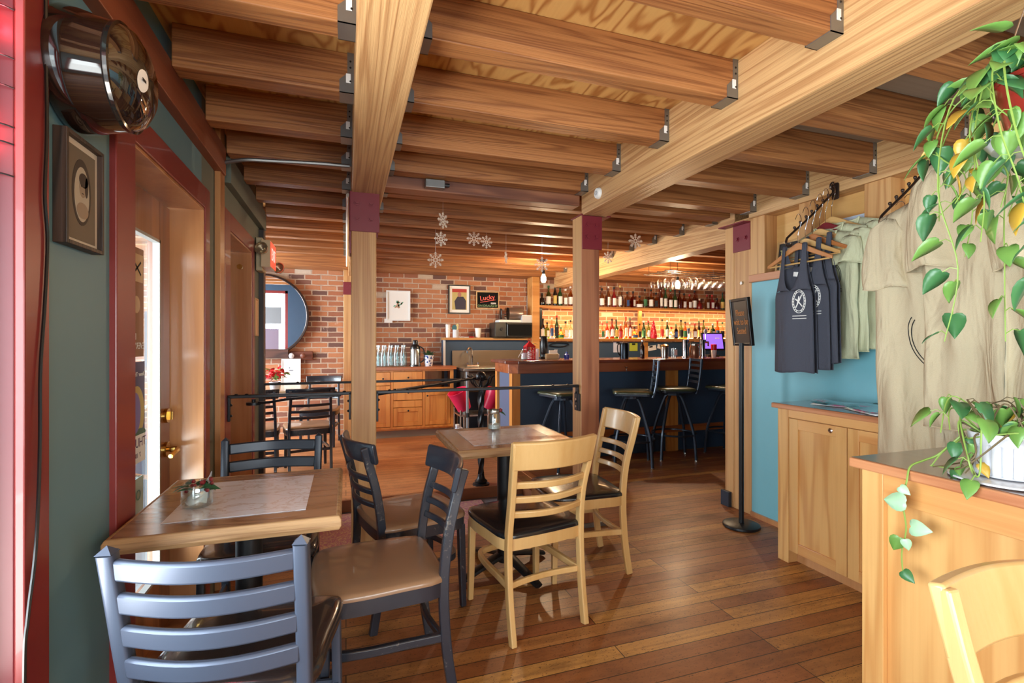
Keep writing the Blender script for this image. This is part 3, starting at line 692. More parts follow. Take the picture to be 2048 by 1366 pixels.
# ------------------------------------------------ bar stools
def stool(label,x,y,rz,back):
    t=T('bar_stool',label,'stool',(x,y,0),R(rz),'bar stools')
    me=Mt['stoolmet']
    for k in range(4):
        an=PI/4+PI/2*k; c_,s_=math.cos(an),math.sin(an)
        path=spline([(c_*r,s_*r,z) for r,z in ((.07,.70),(.12,.62),(.215,.36),(.245,.22),(.262,.0))],5)
        m=MB(); m.sweep(path,rrect(.026,.026,.005,1),up=(-s_,c_,0)); m.build('leg',me,t,smooth=True,ang=40)
        m=MB(); m.cyl((c_*.263,s_*.263,0),(c_*.263,s_*.263,.012),.018,10); m.build('glide',Mt['steel'],t)
    m=MB(); m.tube([(.232*math.cos(2*PI*k/32),.232*math.sin(2*PI*k/32),.27) for k in range(32)],.010,8,closed=True); m.build('foot_ring',me,t,smooth=True)
    m=MB(); m.cyl((0,0,.69),(0,0,.725),.10,20); m.build('swivel',me,t)
    m=MB(); m.prism(rrect(.37,.37,.05,4),.022,Matrix.Translation((0,0,.725))); m.build('seat_frame',me,t,bevel=.003)
    ol=rrect(.40,.40,.06,5)
    pad(ol,.748,.026).build('seat',Mt['greenvinyl'],t,smooth=True,ang=60)
    if back:
        for s in (-1,1):
            m=MB(); m.sweep(spline([(s*.17,-.19,.715),(s*.172,-.215,.80),(s*.175,-.235,.95),(s*.176,-.245,1.09)],4),rrect(.034,.024,.006,1),up=(0,1,0)); m.build('back_post',me,t,smooth=True)
        for z in (1.075,1.015,.955,.895,.835):
            y_=-.212-(z-.80)*.115
            m=MB(); m.sweep(arc_path(-.17,.17,y_,z,.03,10),[(-.006,-.014),(.006,-.014),(.006,.014),(-.006,.014)]); m.build('back_slat',me,t)
    return t
stool('backless bar stool with a dark green seat, left of the reddish post',2.085,4.58,12,False)
stool('bar stool with a slatted back just right of the reddish post',2.83,4.47,62,True)
stool('bar stool with a slatted back in front of the square bar column',3.44,4.60,70,True)
stool('bar stool half hidden behind the doubled post',4.14,4.53,15,False)
# ------------------------------------------------ glossy dome fixture on the teal wall
t=T('dome_fixture','big glossy brown black dome with an oval white sticker high on the teal wall','fixture',(-.640,1.475,1.935),0)
glossy=plain('glossy smoked plastic',lin(34,22,18),.04,coat=1)
RX=Matrix.Rotation(R(90),4,'Y')
MB().lathe([(.128,0),(.142,.006),(.144,.022),(.139,.05),(.131,.08),(.124,.115)],48,RX).build('shell',glossy,t,smooth=True,ang=60)
MB().lathe([(.124,.113),(.128,.118),(.128,.126),(.122,.128)],48,RX,cap=False).build('rim',plain('dark chrome rim',lin(90,84,80),.08,.9),t,smooth=True)
MB().lathe([(.122,.127),(.111,.145),(.08,.163),(.045,.174),(.001,.178)],48,RX,cap=False).build('front_dome',glossy,t,smooth=True,ang=80)
m=MB(); m.lathe([(.001,.0),(.024,-.0005)],24,Matrix.Translation((.1745,-.052,-.012))@Matrix.Rotation(R(67),4,'Z')@Matrix.Rotation(R(0),4,'X')@Matrix.Rotation(R(90),4,'X')@Matrix.Diagonal((.8,1.2,1,1)),cap=False)
st=MB(); 
def dome_r(x): # x offset as function of radius on front dome (approximate profile)
    pr=[(.001,.178),(.045,.174),(.08,.163),(.111,.145),(.122,.127)]
    for (a,b),(c,d) in zip(pr,pr[1:]):
        if x<=c: return b+(d-b)*(x-a)/(c-a)
    return .127
c0=(-.050,-.020)
vs=[];N=20
for ring in (0.01,.5,1):
    for k in range(N):
        a=2*PI*k/N; y=c0[0]+.020*ring*math.cos(a); z=c0[1]+.027*ring*math.sin(a); vs.append((dome_r(math.hypot(y,z))+.0012,y,z))
st.add(vs,[(i*N+k,i*N+(k+1)%N,(i+1)*N+(k+1)%N,(i+1)*N+k) for i in range(2) for k in range(N)])
st.build('sticker',Mt['paper'],t,smooth=True)
m=MB(); m.box(dome_r(.05)+.0018,dome_r(.05)+.0026,c0[0]-.012,c0[0]+.012,c0[1]-.002,c0[1]+.004,None); m.build('sticker_print',Mt['ink'],t)
# ------------------------------------------------ portrait picture
def framed(label,name,frame_m,w,h,depth,fw,loc,rz,mat_w=0,mat_m=None,inner=None,group=None):
    """picture in local x (width) z (height), front facing -y"""
    t=T(name,label,'picture',loc,rz,group)
    m=MB()
    for b in ((-w/2,-w/2+fw,-h/2,h/2),(w/2-fw,w/2,-h/2,h/2),(-w/2+fw,w/2-fw,-h/2,-h/2+fw),(-w/2+fw,w/2-fw,h/2-fw,h/2)): m.box(b[0],b[1],-depth,0,b[2],b[3])
    m.build('frame',frame_m,t,bevel=.0015)
    bx('mat_board',(-w/2+fw,w/2-fw,-depth*.55,-depth*.5,-h/2+fw,h/2-fw),mat_m or Mt['paper'],t)
    return t
port=framed('dark deep framed sepia portrait on the teal wall below the dome','picture_frame',wood('dark brown frame',lin(70,50,40),lin(26,18,16),'z',across=14),.186,.27,.028,.010,(-.640,1.503,1.645),R(90),mat_m=plain('cream mat',lin(206,190,170),.8))
sep=plain('sepia print brown',lin(112,98,82),.7,var=.1)
bx('print',(-.070,.070,-.0165,-.0155,-.115,.110),sep,port)
m=MB(); m.prism(ellipse(.046,.082,28),.0006,Matrix.Translation((0,-.0168,.005))@Matrix.Rotation(R(90),4,'X')); m.build('oval_shadow',plain('sepia dark',lin(62,50,42),.7),port)
m=MB(); m.prism(ellipse(.036,.068,28),.0006,Matrix.Translation((0,-.0174,.0))@Matrix.Rotation(R(90),4,'X')); m.build('oval_ground',plain('sepia light',lin(176,164,146),.7),port)
m=MB()
F=lambda x,z,d: Matrix.Translation((x,-.018-d,z))@Matrix.Rotation(R(90),4,'X')
m.prism(ellipse(.017,.023,20),.0004,F(.002,.016,0)); m.prism(ellipse(.029,.020,20),.0004,F(.002,-.040,0)); m.build('portrait_face',plain('sepia skin',lin(150,130,110),.7),port)
m=MB(); m.prism(ellipse(.022,.018,20),.0004,F(.006,.036,.0005)); m.prism(ellipse(.008,.026,12),.0004,F(.020,.022,.0005)); m.build('portrait_hair',plain('sepia hair',lin(58,44,38),.7),port)
m=MB()
for x in (-.005,.010): m.prism(ellipse(.0028,.0016,8),.0004,F(x,.020,.0005))
m.prism(ellipse(.005,.0012,8),.0004,F(.002,.003,.0005)); m.build('portrait_features',bpy.data.materials['sepia hair'],port)
# ------------------------------------------------ cable and red string lights
pts=[(-.620,1.340,2.43),(-.620,1.342,2.0),(-.620,1.346,1.75),(-.620,1.338,1.6),(-.620,1.348,1.5),(-.620,1.338,1.36),(-.619,1.32,1.22),(-.615,1.31,1.08),(-.614,1.302,.95),(-.613,1.288,.83),(-.612,1.262,.72),(-.612,1.25,.6),(-.612,1.255,.05),(-.60,1.25,.006)]
tag(MB().tube(spline(pts,6),.0035,6).build('power_cable',Mt['plasticb'],smooth=True),'thin black cable hanging down the dark red window trim','cable')
t=T('string_lights','string of tiny red lights stretched across the bright red window jamb','string lights',(0,0,0))
redem=plain('lit red lamp',(1,.02,.03,1),.3,emit=14)
zs=[(1.96,0),(1.86,.0),(1.80,0),(1.72,0),(1.685,0),(1.62,0)]
m=MB()
for z,_ in zs:
    m.tube(spline([(-.90,1.272,z+.05),(-.76,1.270,z+.012),(-.70,1.266,z+.004),(-.66,1.270,z),(-.642,1.277,z-.004)],4),.0016,5)
m.build('wire',Mt['plasticb'],t)
for z,x in ((1.925,-.672),(1.725,-.700),(1.69,-.697),(1.63,-.715)):
    m=MB(); m.sphere((x,1.262,z),.0035,8,(1,1,1)); m.build('lamp',redem,t,smooth=True)
    l=bpy.data.lights.new('red_lamp_glow','POINT'); l.energy=.16; l.color=(1,.05,.08); l.shadow_soft_size=.01
    o=bpy.data.objects.new('red_lamp_glow',l); C.objects.link(o); o.location=(x+.002,1.25,z)
# ------------------------------------------------ posters in the door glass (seen from behind, so writing is mirrored)
def backposter(label,y0,y1,z0,z1,m):
    t=T('door_poster',label,'poster',(-.779,(y0+y1)/2,(z0+z1)/2),R(90)); 
    bx('sheet',(-(y1-y0)/2,(y1-y0)/2,0,.001,-(z1-z0)/2,(z1-z0)/2),m,t); return t
# local x -> world +y, front faces -y local -> +x world
p1=backposter('brown poster with a square emblem behind the upper door glass',2.02,2.375,1.22,1.65,wood('brown poster print',lin(176,126,92),lin(120,76,50),'z',rings=3,across=5,rough=.6))
m=MB(); m.box(.05,.165,-.0015,-.0005,.08,.19); m.build('emblem',Mt['frame_gold'],p1)
m=MB()
for a in (35,-35): m.box(-.045,.045,-.0022,-.0016,-.004,.004,Matrix.Translation((.107,0,.135))@Matrix.Rotation(R(a),4,'Y'))
m.build('emblem_cross',Mt['ink'],p1)
def mtext(s,size,mat,par,loc,depth=.0004): # mirrored lettering
    t=text('lettering',s,size,mat,par,loc,(R(90),0,0),depth); t.scale=(-1,1,1); return t
mtext('FREE\nEVERY FRIDAY',.036,Mt['paper'],p1,(.06,-.002,-.155))
m=MB(); m.lathe([(.028,0),(.034,0),(.034,.001),(.028,.001)],20,Matrix.Translation((.10,-.001,-.01))@Matrix.Rotation(R(90),4,'X')); m.build('ring_print',Mt['frame_gold'],p1)
p2=backposter('night sky poster with a yellow fan shape and THURSDAY, lower in the door glass',2.02,2.385,.80,1.20,plain('night sky print',lin(72,58,108),.5,var=.3))
m=MB(); m.prism(ellipse(.075,.105,26),.0004,Matrix.Translation((.10,-.0006,-.0))@Matrix.Rotation(R(90),4,'X')); m.build('fan_print',plain('yellow fan print',lin(198,170,80),.5,var=.2),p2)
m=MB(); m.prism(ellipse(.052,.08,26),.0004,Matrix.Translation((.085,-.0011,-.0))@Matrix.Rotation(R(90),4,'X')); m.build('fan_centre',plain('violet print',lin(120,104,170),.5),p2)
m=MB(); m.box(-.1825,.1825,-.0016,-.0006,-.20,-.09); m.build('white_band',Mt['paper'],p2)
m=MB(); m.prism(ellipse(.06,.02,16),.0004,Matrix.Translation((.13,-.0008,-.085))@Matrix.Rotation(R(90),4,'X')); m.build('shrub_print',Mt['holly'],p2)
mtext('THURSDAY',.052,plain('dark violet ink',lin(70,40,90),.6),p2,(.055,-.002,-.122))
mtext('7  10',.026,bpy.data.materials['dark violet ink'],p2,(.11,-.002,-.17))
mtext('Dinner Thursday',.024,Mt['paper'],p2,(.10,-.0015,.15))
p3=backposter('small pale green window sticker reading OPEN, lowest in the door glass',2.10,2.37,.60,.74,plain('pale green sticker',lin(176,206,200),.5))
mtext('OPEN',.06,plain('teal ink',lin(90,150,150),.5),p3,(.03,-.001,0))
# ------------------------------------------------ exit sign with two emergency lamps
t=T('exit_sign','red lettered exit sign with two round emergency lamps over the far door','exit sign',(-.605,4.15,1.93))
bx('housing',(-.032,.012,-.06,.12,-.12,.13),plain('beige housing',lin(196,176,140),.5),t,bevel=.006)
bx('sign_body',(.012,.075,-.13,.16,-.10,.10),plain('sign ivory',lin(220,190,150),.5),t,bevel=.003)
bx('sign_face',(.0755,.078,-.12,.15,-.09,.09),Mt['exitred'],t)
text('letters','EXIT',.13,plain('sign letter white',lin(250,236,226),.4,emit=.3),t,(.0785,.015,0),(R(90),0,R(90)),.001,sx=.75)
for (px_,py_,pz_) in ((.03,-.17,.02),(.10,.20,-.07)):
    M=Matrix.Translation((px_,py_,pz_))@Matrix.Rotation(R(75),4,'X')@Matrix.Rotation(R(-15),4,'Y')
    q=MB(); q.lathe([(.008,-.02),(.035,-.005),(.045,.02),(.047,.032),(.041,.032),(.036,.014),(.008,.0)],20,M,cap=False); q.build('lamp_head',plain('beige lamp metal',lin(170,150,120),.25,.6),t,smooth=True)
# small frame on the olive wall
sf=framed('narrow gilt framed note on the grey green wall past the second door','picture_frame',Mt['frame_gold'],.14,.28,.015,.012,(-.640,4.07,1.46),R(90),mat_m=plain('peach paper',lin(232,190,150),.8))
# ------------------------------------------------ conduit
tag(MB().tube(spline([(-.60,2.93,2.22),(-.50,2.90,2.235),(-.38,2.905,2.245),(-.15,2.91,2.26),(.02,2.915,2.265)],6),.011,8).build('conduit_pipe',Mt['galv'],smooth=True),'bent grey conduit pipe crossing under the joists at left','pipe')
tag(MB().tube([(.012,3.4,2.24),(.012,6.6,2.24)],.012,8).build('conduit_pipe',plain('white painted pipe',lin(226,220,208),.4),smooth=True),'straight white pipe running along the far end of the left beam','pipe')
tag(MB().tube(spline([(2.70,7.16,2.24),(2.70,7.16,2.05),(2.67,7.16,1.95),(2.67,7.16,1.45)],5),.014,8).build('conduit_pipe',Mt['galv'],smooth=True),'vertical grey conduit on the brick wall beside the warm lit post','pipe')
# ------------------------------------------------ wrought iron rails
def bracket_L(par,x,y,z,dx,dy=0,drop=.14):
    m=MB(); m.box(x-.006,x+.006,y-.017,y+.017,z-drop,z); m.build('wall_bracket',Mt['iron'],par,bevel=.002)
    for k in (.05,.11):
        q=MB(); q.sphere((x+(.008 if dx>0 else -.008),y,z-k),.008,8); q.build('bolt',Mt['iron'],par,smooth=True)
def rail(label,p0,p1,w=.034,h=.018,group=None):
    t=T('guard_rail',label,'rail',(0,0,0),0,group)
    p0=Vector(p0);p1=Vector(p1)
    m=MB(); m.sweep([p0,p0.lerp(p1,.5),p1],rect(w,h)); m.build('bar',Mt['iron'],t,bevel=.003)
    for f_ in (.06,.14,.86,.94):
        q=MB(); c=p0.lerp(p1,f_); q.sphere((c.x,c.y,c.z+h/2),.011,8,(1,1,.6)); q.build('rivet',Mt['iron'],t,smooth=True)
    return t
r1=rail('near iron rail from the square door post to the pale post',(-.62,3.10,.972),(.03,3.10,.972)); bracket_L(r1,-.615,3.10,.975,1); bracket_L(r1,.022,3.10,.975,-1,drop=.16)
r2=rail('near iron rail from the pale post to the reddish post',(.172,3.10,.972),(1.53,3.10,.972)); bracket_L(r2,.180,3.10,.975,1,drop=.18); bracket_L(r2,1.522,3.10,.975,-1,drop=.17)
q=MB(); q.box(1.52,1.529,3.06,3.14,.80,.92); q.build('bracket_plate',Mt['iron'],r2,bevel=.002)
for z in (.88,.83): 
    q=MB(); q.cyl((1.519,3.10,z),(1.512,3.10,z),.009,8); q.build('bolt',Mt['steel'],r2)
r3=rail('far iron rail running left from the twisted post to the corner',(-.60,4.27,.945),(1.08,4.27,.945))
q=MB(); q.box(-.625,-.60,4.255,4.285,.82,.95); q.build('wall_bracket',Mt['iron'],r3,bevel=.002)
rail('slanting iron rail from the pale post back to the twisted post',(.18,3.15,.955),(1.08,4.25,.955))
t=T('guard_rail','curved iron rail end with a round scroll below the near rail at left','rail')
m=MB(); m.sweep(spline([(-.03,3.16,.955),(-.20,3.2,.945),(-.34,3.26,.93),(-.44,3.30,.912),(-.50,3.32,.91)],5),rect(.03,.014)); m.build('bar',Mt['iron'],t)
m=MB(); m.cyl((-.53,3.33,.896),(-.53,3.33,.912),.042,18); m.cyl((-.53,3.33,.912),(-.53,3.33,.93),.012,10); m.build('scroll_end',Mt['iron'],t,smooth=True)
# twisted baluster with basket finial
t=T('twisted_post','twisted iron post with a basket finial where the far rails meet','post',(1.145,4.265,0))
MB().lathe([(.075,0),(.075,.012),(.05,.022),(.058,.035),(.036,.055),(.03,.08),(.028,.10)],20).build('base',Mt['iron'],t,smooth=True)
m=MB(); N=70; seg=16
vs=[(( .024+.006*math.cos(4*(2*PI*k/seg)))*math.cos(2*PI*k/seg+z*9),(.024+.006*math.cos(4*(2*PI*k/seg)))*math.sin(2*PI*k/seg+z*9),.09+z) for z in [.78*i/N for i in range(N+1)] for k in range(seg)]
m.add(vs,[(i*seg+k,i*seg+(k+1)%seg,(i+1)*seg+(k+1)%seg,(i+1)*seg+k) for i in range(N) for k in range(seg)]); m.build('twisted_shaft',Mt['iron'],t,smooth=True,ang=80)
for k in range(8):
    a=2*PI*k/8; m=MB(); m.tube(spline([(.022*math.cos(a),.022*math.sin(a),.855),(.05*math.cos(a+.2),.05*math.sin(a+.2),.875),(.085*math.cos(a+.4),.085*math.sin(a+.4),.91),(.10*math.cos(a+.5),.10*math.sin(a+.5),.955),(.125*math.cos(a+.5),.125*math.sin(a+.5),.975)],5),.007,6); m.build('basket_bar',Mt['iron'],t,smooth=True)
m=MB(); m.cyl((0,0,.85),(0,0,.93),.012,8); m.sphere((0,0,.965),.048,16); m.build('ball',Mt['iron'],t,smooth=True)
m=MB(); m.tube([(.07*math.cos(2*PI*k/24),.07*math.sin(2*PI*k/24),.945) for k in range(24)],.007,6,closed=True); m.build('collar',Mt['iron'],t,smooth=True)
# ------------------------------------------------ alcove: tables, chairs, mirror, coat rack, flowers
def round_end_table(label,x0,x1,y0,y1,z):
    t=T('dining_table',label,'table',((x0+x1)/2,(y0+y1)/2,0)); a,b=(x1-x0)/2,(y1-y0)/2
    MB().prism(rrect(2*a,2*b,.03,3),.04,Matrix.Translation((0,0,z-.04))).build('table_top',wood('pale table top',lin(222,190,150),lin(196,158,116),'x',rings=3,rough=.25,coat=.4),t,bevel=.006)
    MB().cyl((0,0,.03),(0,0,z-.04),.035,16).build('pedestal',Mt['blackmet'],t,smooth=True)
    for k in range(4):
        m=MB(); a_=R(45+90*k); m.sweep([(0,0,.04),(.15*math.cos(a_),.15*math.sin(a_),.035),(.28*math.cos(a_),.28*math.sin(a_),.012)],rect(.05,.024)); m.build('foot',Mt['blackmet'],t)
round_end_table('pale table in the window alcove under the round mirror',-1.45,-.42,5.55,6.35,.77)
c1=dup(bc,label='dark chair with a tan seat nearest us in the window alcove'); place(c1,-.46,5.55,100); c1.location.x=-.36; c1.location.y=5.30
c2=dup(bc,label='dark chair with a tan seat on the brick side of the alcove table'); place(c2,-.30,6.55,262)
c3=dup(bc,label='dark chair half hidden behind the dark corner post'); place(c3,-.83,5.28,95)
# round mirror leaning on a dark board
t=T('round_mirror','large round mirror with a thin dark rim on the brick wall','mirror',(-1.02,7.12,1.62),0)
Rx=Matrix.Rotation(R(90),4,'X')
MB().lathe([(.525,-.02),(.545,-.018),(.55,.0),(.545,.022),(.525,.024),(.518,.015),(.518,-.02)],72,Rx,cap=False).build('rim',plain('dark bronze rim',lin(60,46,42),.3,.7),t,smooth=True)
MB().lathe([(.52,0),(.52,.008)],72,Rx).build('mirror_glass',plain('mirror silver',(.9,.93,.95,1),.01,1),t)
MB().box(-.5,.30,-.03,.06,-.56,-.44).build('ledge',wood('dark mirror ledge',lin(92,56,44),lin(50,30,26),'x'),t,bevel=.004)
t=T('coat_rack','dark wooden coat peg board with turned knobs below the mirror','coat rack',(-.73,7.19,1.09))
MB().box(.02,.31,-.03,0,-.06,.06).build('board',wood('red brown peg board',lin(120,64,44),lin(76,38,28),'x'),t,bevel=.012)
for x in (.045,.19):
    m=MB(); m.lathe([(.012,0),(.012,.03),(.034,.045),(.036,.06),(.02,.072),(.001,.075)],16,Matrix.Translation((x,-.03,0))@Matrix.Rotation(R(90),4,'X')); m.build('knob',Mt['ceramic'] if x<.1 else bpy.data.materials['red brown peg board'],t,smooth=True)
ws=framed('white framed print hanging from a coat peg by the alcove table','picture_frame',Mt['white'],.235,.33,.018,.014,(-.69,7.145,.885),0)
m=MB(); m.prism(ellipse(.03,.01,12),.0005,Matrix.Translation((0,-.011,.01))@Rx); m.prism(ellipse(.01,.012,12),.0005,Matrix.Translation((-.02,-.011,.045))@Rx); m.build('small_print',Mt['grey'],ws)
# poinsettia
t=T('flower_pot','red poinsettia in a small white pot on the alcove table','flowers',(-.70,5.66,.77))
lathe_obj('pot',[(.001,0),(.045,0),(.06,.09),(.055,.09),(.042,.01)],Mt['ceramic'],t)
random.seed(5); m=MB(); g=MB()
for k in range(60):
    a=random.uniform(0,2*PI); rr=random.uniform(.0,.09); M=rotM((rr*math.cos(a),rr*math.sin(a),.12+random.uniform(0,.10)),a-PI/2,random.uniform(-.6,.9),random.uniform(-.5,.5))
    leaf_shape(m if k%4 else g,M,.07,.045,.25,False)
m.build('petals',plain('poinsettia red',lin(214,24,40),.5),t,solid=.001); g.build('leaves',Mt['leaf'],t,solid=.001)
t=T('flower_vase','white glass vase standing at the corner of the alcove table','vase',(-.66,5.60,.77)); 
bpy.data.objects.remove(t)
# posters in the alcove window, seen in the mirror
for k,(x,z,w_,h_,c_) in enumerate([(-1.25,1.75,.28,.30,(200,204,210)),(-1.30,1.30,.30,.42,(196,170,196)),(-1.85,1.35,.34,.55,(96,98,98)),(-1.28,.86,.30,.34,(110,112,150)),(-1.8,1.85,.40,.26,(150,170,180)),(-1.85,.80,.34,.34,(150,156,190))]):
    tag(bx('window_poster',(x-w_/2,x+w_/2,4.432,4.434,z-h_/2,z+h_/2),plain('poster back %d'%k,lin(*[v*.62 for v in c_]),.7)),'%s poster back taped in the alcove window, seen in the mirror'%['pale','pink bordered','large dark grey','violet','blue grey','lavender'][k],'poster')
t=T('pendant_lamp','bare bulb on a black cord reflected in the round mirror','lamp',(-1.35,5.2,2.44))
MB().tube([(0,0,0),(0,0,-.40)],.004,6).build('cord',Mt['plasticb'],t); MB().cyl((0,0,-.40),(0,0,-.47),.018,12).build('socket',Mt['plasticb'],t)
MB().lathe([(.012,-.46),(.03,-.51),(.032,-.54),(.02,-.57),(.001,-.58)],16).build('bulb',Mt['glass_jar'],t,smooth=True)
# ------------------------------------------------ pictures on the brick wall
p=framed('white framed print of a small leafy figure, left picture on the brick wall','picture_frame',Mt['white'],.335,.43,.03,.018,(.708,7.19,1.79),0)
random.seed(11); m=MB();g=MB()
for k in range(16):
    a=random.uniform(0,PI); M=Matrix.Translation((random.uniform(-.035,.035),-.0175,random.uniform(-.03,.04)))@Matrix.Rotation(random.uniform(-2.4,2.4),4,'Y')@Matrix.Rotation(R(0),4,'X')
    q=MB(); poly=[(0,0),(.012,.02),(0,.045),(-.012,.02)]
    (m if k%2 else g).prism(poly,.0004,M@Matrix.Rotation(R(90),4,'X'))
m.build('print_leaves',plain('print green',lin(110,180,150),.7),p); g.build('print_twigs',plain('print brown',lin(190,150,120),.7),p)
tag(bx('name_card',(.515,.625,7.175,7.19,1.545,1.605),Mt['paper']),'little white name card stuck at the corner of the leafy print','card')
p=framed('black framed colour picture of a dark clad figure on the brick wall','picture_frame',Mt['blackmet'],.33,.425,.03,.016,(1.595,7.19,1.905),0)
m=MB(); m.box(-.11,.11,-.018,-.0165,-.155,.155); m.build('print',plain('print cream ground',lin(212,190,120),.7,var=.25),p)
m=MB(); m.box(-.11,.11,-.0188,-.018,.105,.155); m.build('print_sky',plain('print red',lin(190,60,50),.7,var=.2),p)
m=MB(); m.prism([(-.06,-.15),(.095,-.15),(.10,-.02),(.06,.04),(-.03,.04),(-.075,-.03)],.0006,Matrix.Translation((0,-.0190,0))@Rx); m.build('print_body',plain('print violet black',lin(60,52,66),.7),p)
m=MB(); m.prism(ellipse(.028,.036,16,(.0,.07)),.0006,Matrix.Translation((0,-.0195,0))@Rx); m.build('print_head',plain('print skin',lin(176,120,104),.7),p)
p=framed('black sign with red script and green letters in a pale frame on the brick wall','picture_frame',Mt['frame_gold'],.355,.262,.03,.014,(2.03,7.19,1.905),R(-2),mat_m=plain('sign black',lin(10,10,10),.7,spec=.15))
text('script','Lucky',.10,plain('neon red',lin(214,60,50),.4,emit=.25),p,(-.005,-.0185,.035),(R(90),R(-8),0),.0008,sx=1.0)
text('letters','ON DRAUGHT',.046,plain('sign green',lin(110,150,96),.4),p,(0,-.0185,-.087),(R(90),0,0),.0006)
m=MB(); m.box(.05,.13,-.0185,-.018,-.045,-.038); m.box(.05,.13,-.0185,-.018,-.058,-.051); m.build('small_print',Mt['paper'],p)
m=MB()
m.box(-.12,.12,-.0185,-.0180,-.018,-.012,Matrix.Rotation(R(-10),4,'Y')); m.build('script_underline',bpy.data.materials['neon red'],p)
# ------------------------------------------------ left back cabinet with drawers
t=T('drawer_cabinet','fir cabinet with drawers and a wooden top along the brick wall','cabinet',(0,0,0))
X0,X1,YF,YB=.22,1.40,6.66,7.18
m=MB(); m.box(X0,X1,YF+.06,YB,0,.10); m.build('toe_kick',plain('grey toe kick',lin(150,140,126),.7),t)
m=MB(); m.box(X0,X1,YF+.02,YB,.10,.12); m.box(X0,X0+.02,YF+.02,YB,.12,.90); m.box(X1-.02,X1,YF+.02,YB,.12,.90); m.box(X0,X1,YB-.01,YB,.12,.90); m.box(X0+.02,X1-.02,YF+.02,YB,.60,.615); m.build('carcass',Mt['cabback_z'],t)
m=MB()
for a,b in ((.22,.25),(.555,.59),(.975,1.01),(1.355,1.40)): m.box(a,b,YF,YF+.022,.12,.90)
for z0,z1 in ((.12,.15),(.88,.90)): m.box(X0,X1,YF+.001,YF+.021,z0,z1)
m.box(1.01,1.355,YF+.001,YF+.021,.615,.66)
m.build('face_frame',Mt['cabback_z'],t,bevel=.002)
m=MB(); m.box(X0-.02,X1+.035,YF-.03,YB,.90,.942); m.build('counter_top',Mt['counter_x'],t,bevel=.005)
def front(par,nm,x0,x1,z0,z1,panel,knob,mt=None):
    mt=mt or Mt['cabback_z']
    m=MB(); m.box(x0,x1,YF-.004,YF+.016,z0,z1) if not panel else [m.box(*b) for b in ((x0,x0+.055,YF-.004,YF+.016,z0,z1),(x1-.055,x1,YF-.004,YF+.016,z0,z1),(x0+.055,x1-.055,YF-.004,YF+.016,z0,z0+.055),(x0+.055,x1-.055,YF-.004,YF+.016,z1-.055,z1),(x0+.055,x1-.055,YF+.004,YF+.010,z0+.055,z1-.055))]
    o=m.build(nm,mt,par,bevel=.0025)
    if knob:
        q=MB(); q.sphere((knob[0],YF-.02,knob[1]),.013,10); q.cyl((knob[0],YF-.004,knob[1]),(knob[0],YF-.02,knob[1]),.005,8); q.build('knob',Mt['blackmet'],o,smooth=True)
    return o
front(t,'drawer',.253,.552,.70,.875,False,(.46,.79)); front(t,'door',.253,.552,.155,.695,True,(.515,.62))
front(t,'drawer',.593,.972,.655,.875,False,(.785,.80)); front(t,'drawer',.593,.972,.50,.645,False,(.785,.60)); front(t,'drawer',.593,.972,.405,.492,False,None); front(t,'drawer',.593,.972,.155,.398,True,(.785,.36))
front(t,'door',1.013,1.352,.155,.612,True,(1.04,.55))
# glasses on it
def bottle_prof(): return [(.001,.0),(.033,.0),(.036,.006),(.036,.16),(.028,.20),(.016,.235),(.015,.27),(.018,.272),(.018,.285),(.013,.285),(.012,.235),(.032,.16),(.032,.01),(.001,.008)]
gb=tag(MB().lathe(bottle_prof(),14).build('glass_carafe',Mt['glass_jar'],smooth=True,ang=50),'clear glass water carafe','carafe','clear carafes on the drawer cabinet')
random.seed(2); k=0
for x in [.30,.385,.47,.555,.64,.725]:
    for y in (6.80,6.90):
        n_='clear glass water carafe, %s from the left in the %s row on the drawer cabinet'%(ORD[k//2],'front' if y<6.85 else 'back')
        pos=(x+(.04 if y>6.85 else 0),y,.9425)
        if k==0: gb.location=pos; gb['label']=n_
        else: dup(gb,pos,label=n_)
        k+=1
th=T('thermos_jug','steel pump thermos jug on the drawer cabinet','thermos',(.90,6.82,.9425))
lathe_obj('body',[(.001,0),(.075,0),(.075,.02),(.070,.025),(.070,.22),(.066,.235)],Mt['steel'],th)
lathe_obj('lid',[(.068,.235),(.068,.26),(.055,.285),(.035,.30),(.035,.345),(.03,.355),(.001,.356)],Mt['plasticb'],th)
m=MB(); m.sweep(spline([(.06,-.03,.27),(.11,-.05,.22),(.115,-.05,.10),(.07,-.03,.05)],4),rect(.022,.014)); m.build('handle',Mt['plasticb'],th)
m=MB(); m.lathe([(.0755,0),(.0755,.022)],20,cap=False); m.build('base_ring',Mt['plasticb'],th)
pp=T('patterned_pot','blue and white patterned pot with a green plant on the drawer cabinet','pot plant',(1.08,6.80,.9425))
n=NT('blue white pattern'); v=n.n('TexVoronoi',{'Vector':n.coords((1,1,1),False),'Scale':34}).outputs['Distance']
n.bsdf({'Base Color':n.ramp(v,[(.0,lin(40,60,130)),(.35,lin(60,90,160)),(.42,lin(230,232,238))]),'Roughness':.2,'Coat Weight':.5})
lathe_obj('pot',[(.001,0),(.05,0),(.052,.02),(.066,.09),(.072,.15),(.066,.15),(.05,.03)],n.m,pp)
random.seed(8); m=MB()
for k in range(16): a=random.uniform(0,6.28); leaf_shape(m,rotM((.03*math.cos(a),.03*math.sin(a),.14),a-PI/2,random.uniform(.4,1.2)),.10,.035,.4,False)
m.build('leaves',Mt['holly'],pp,solid=.001)
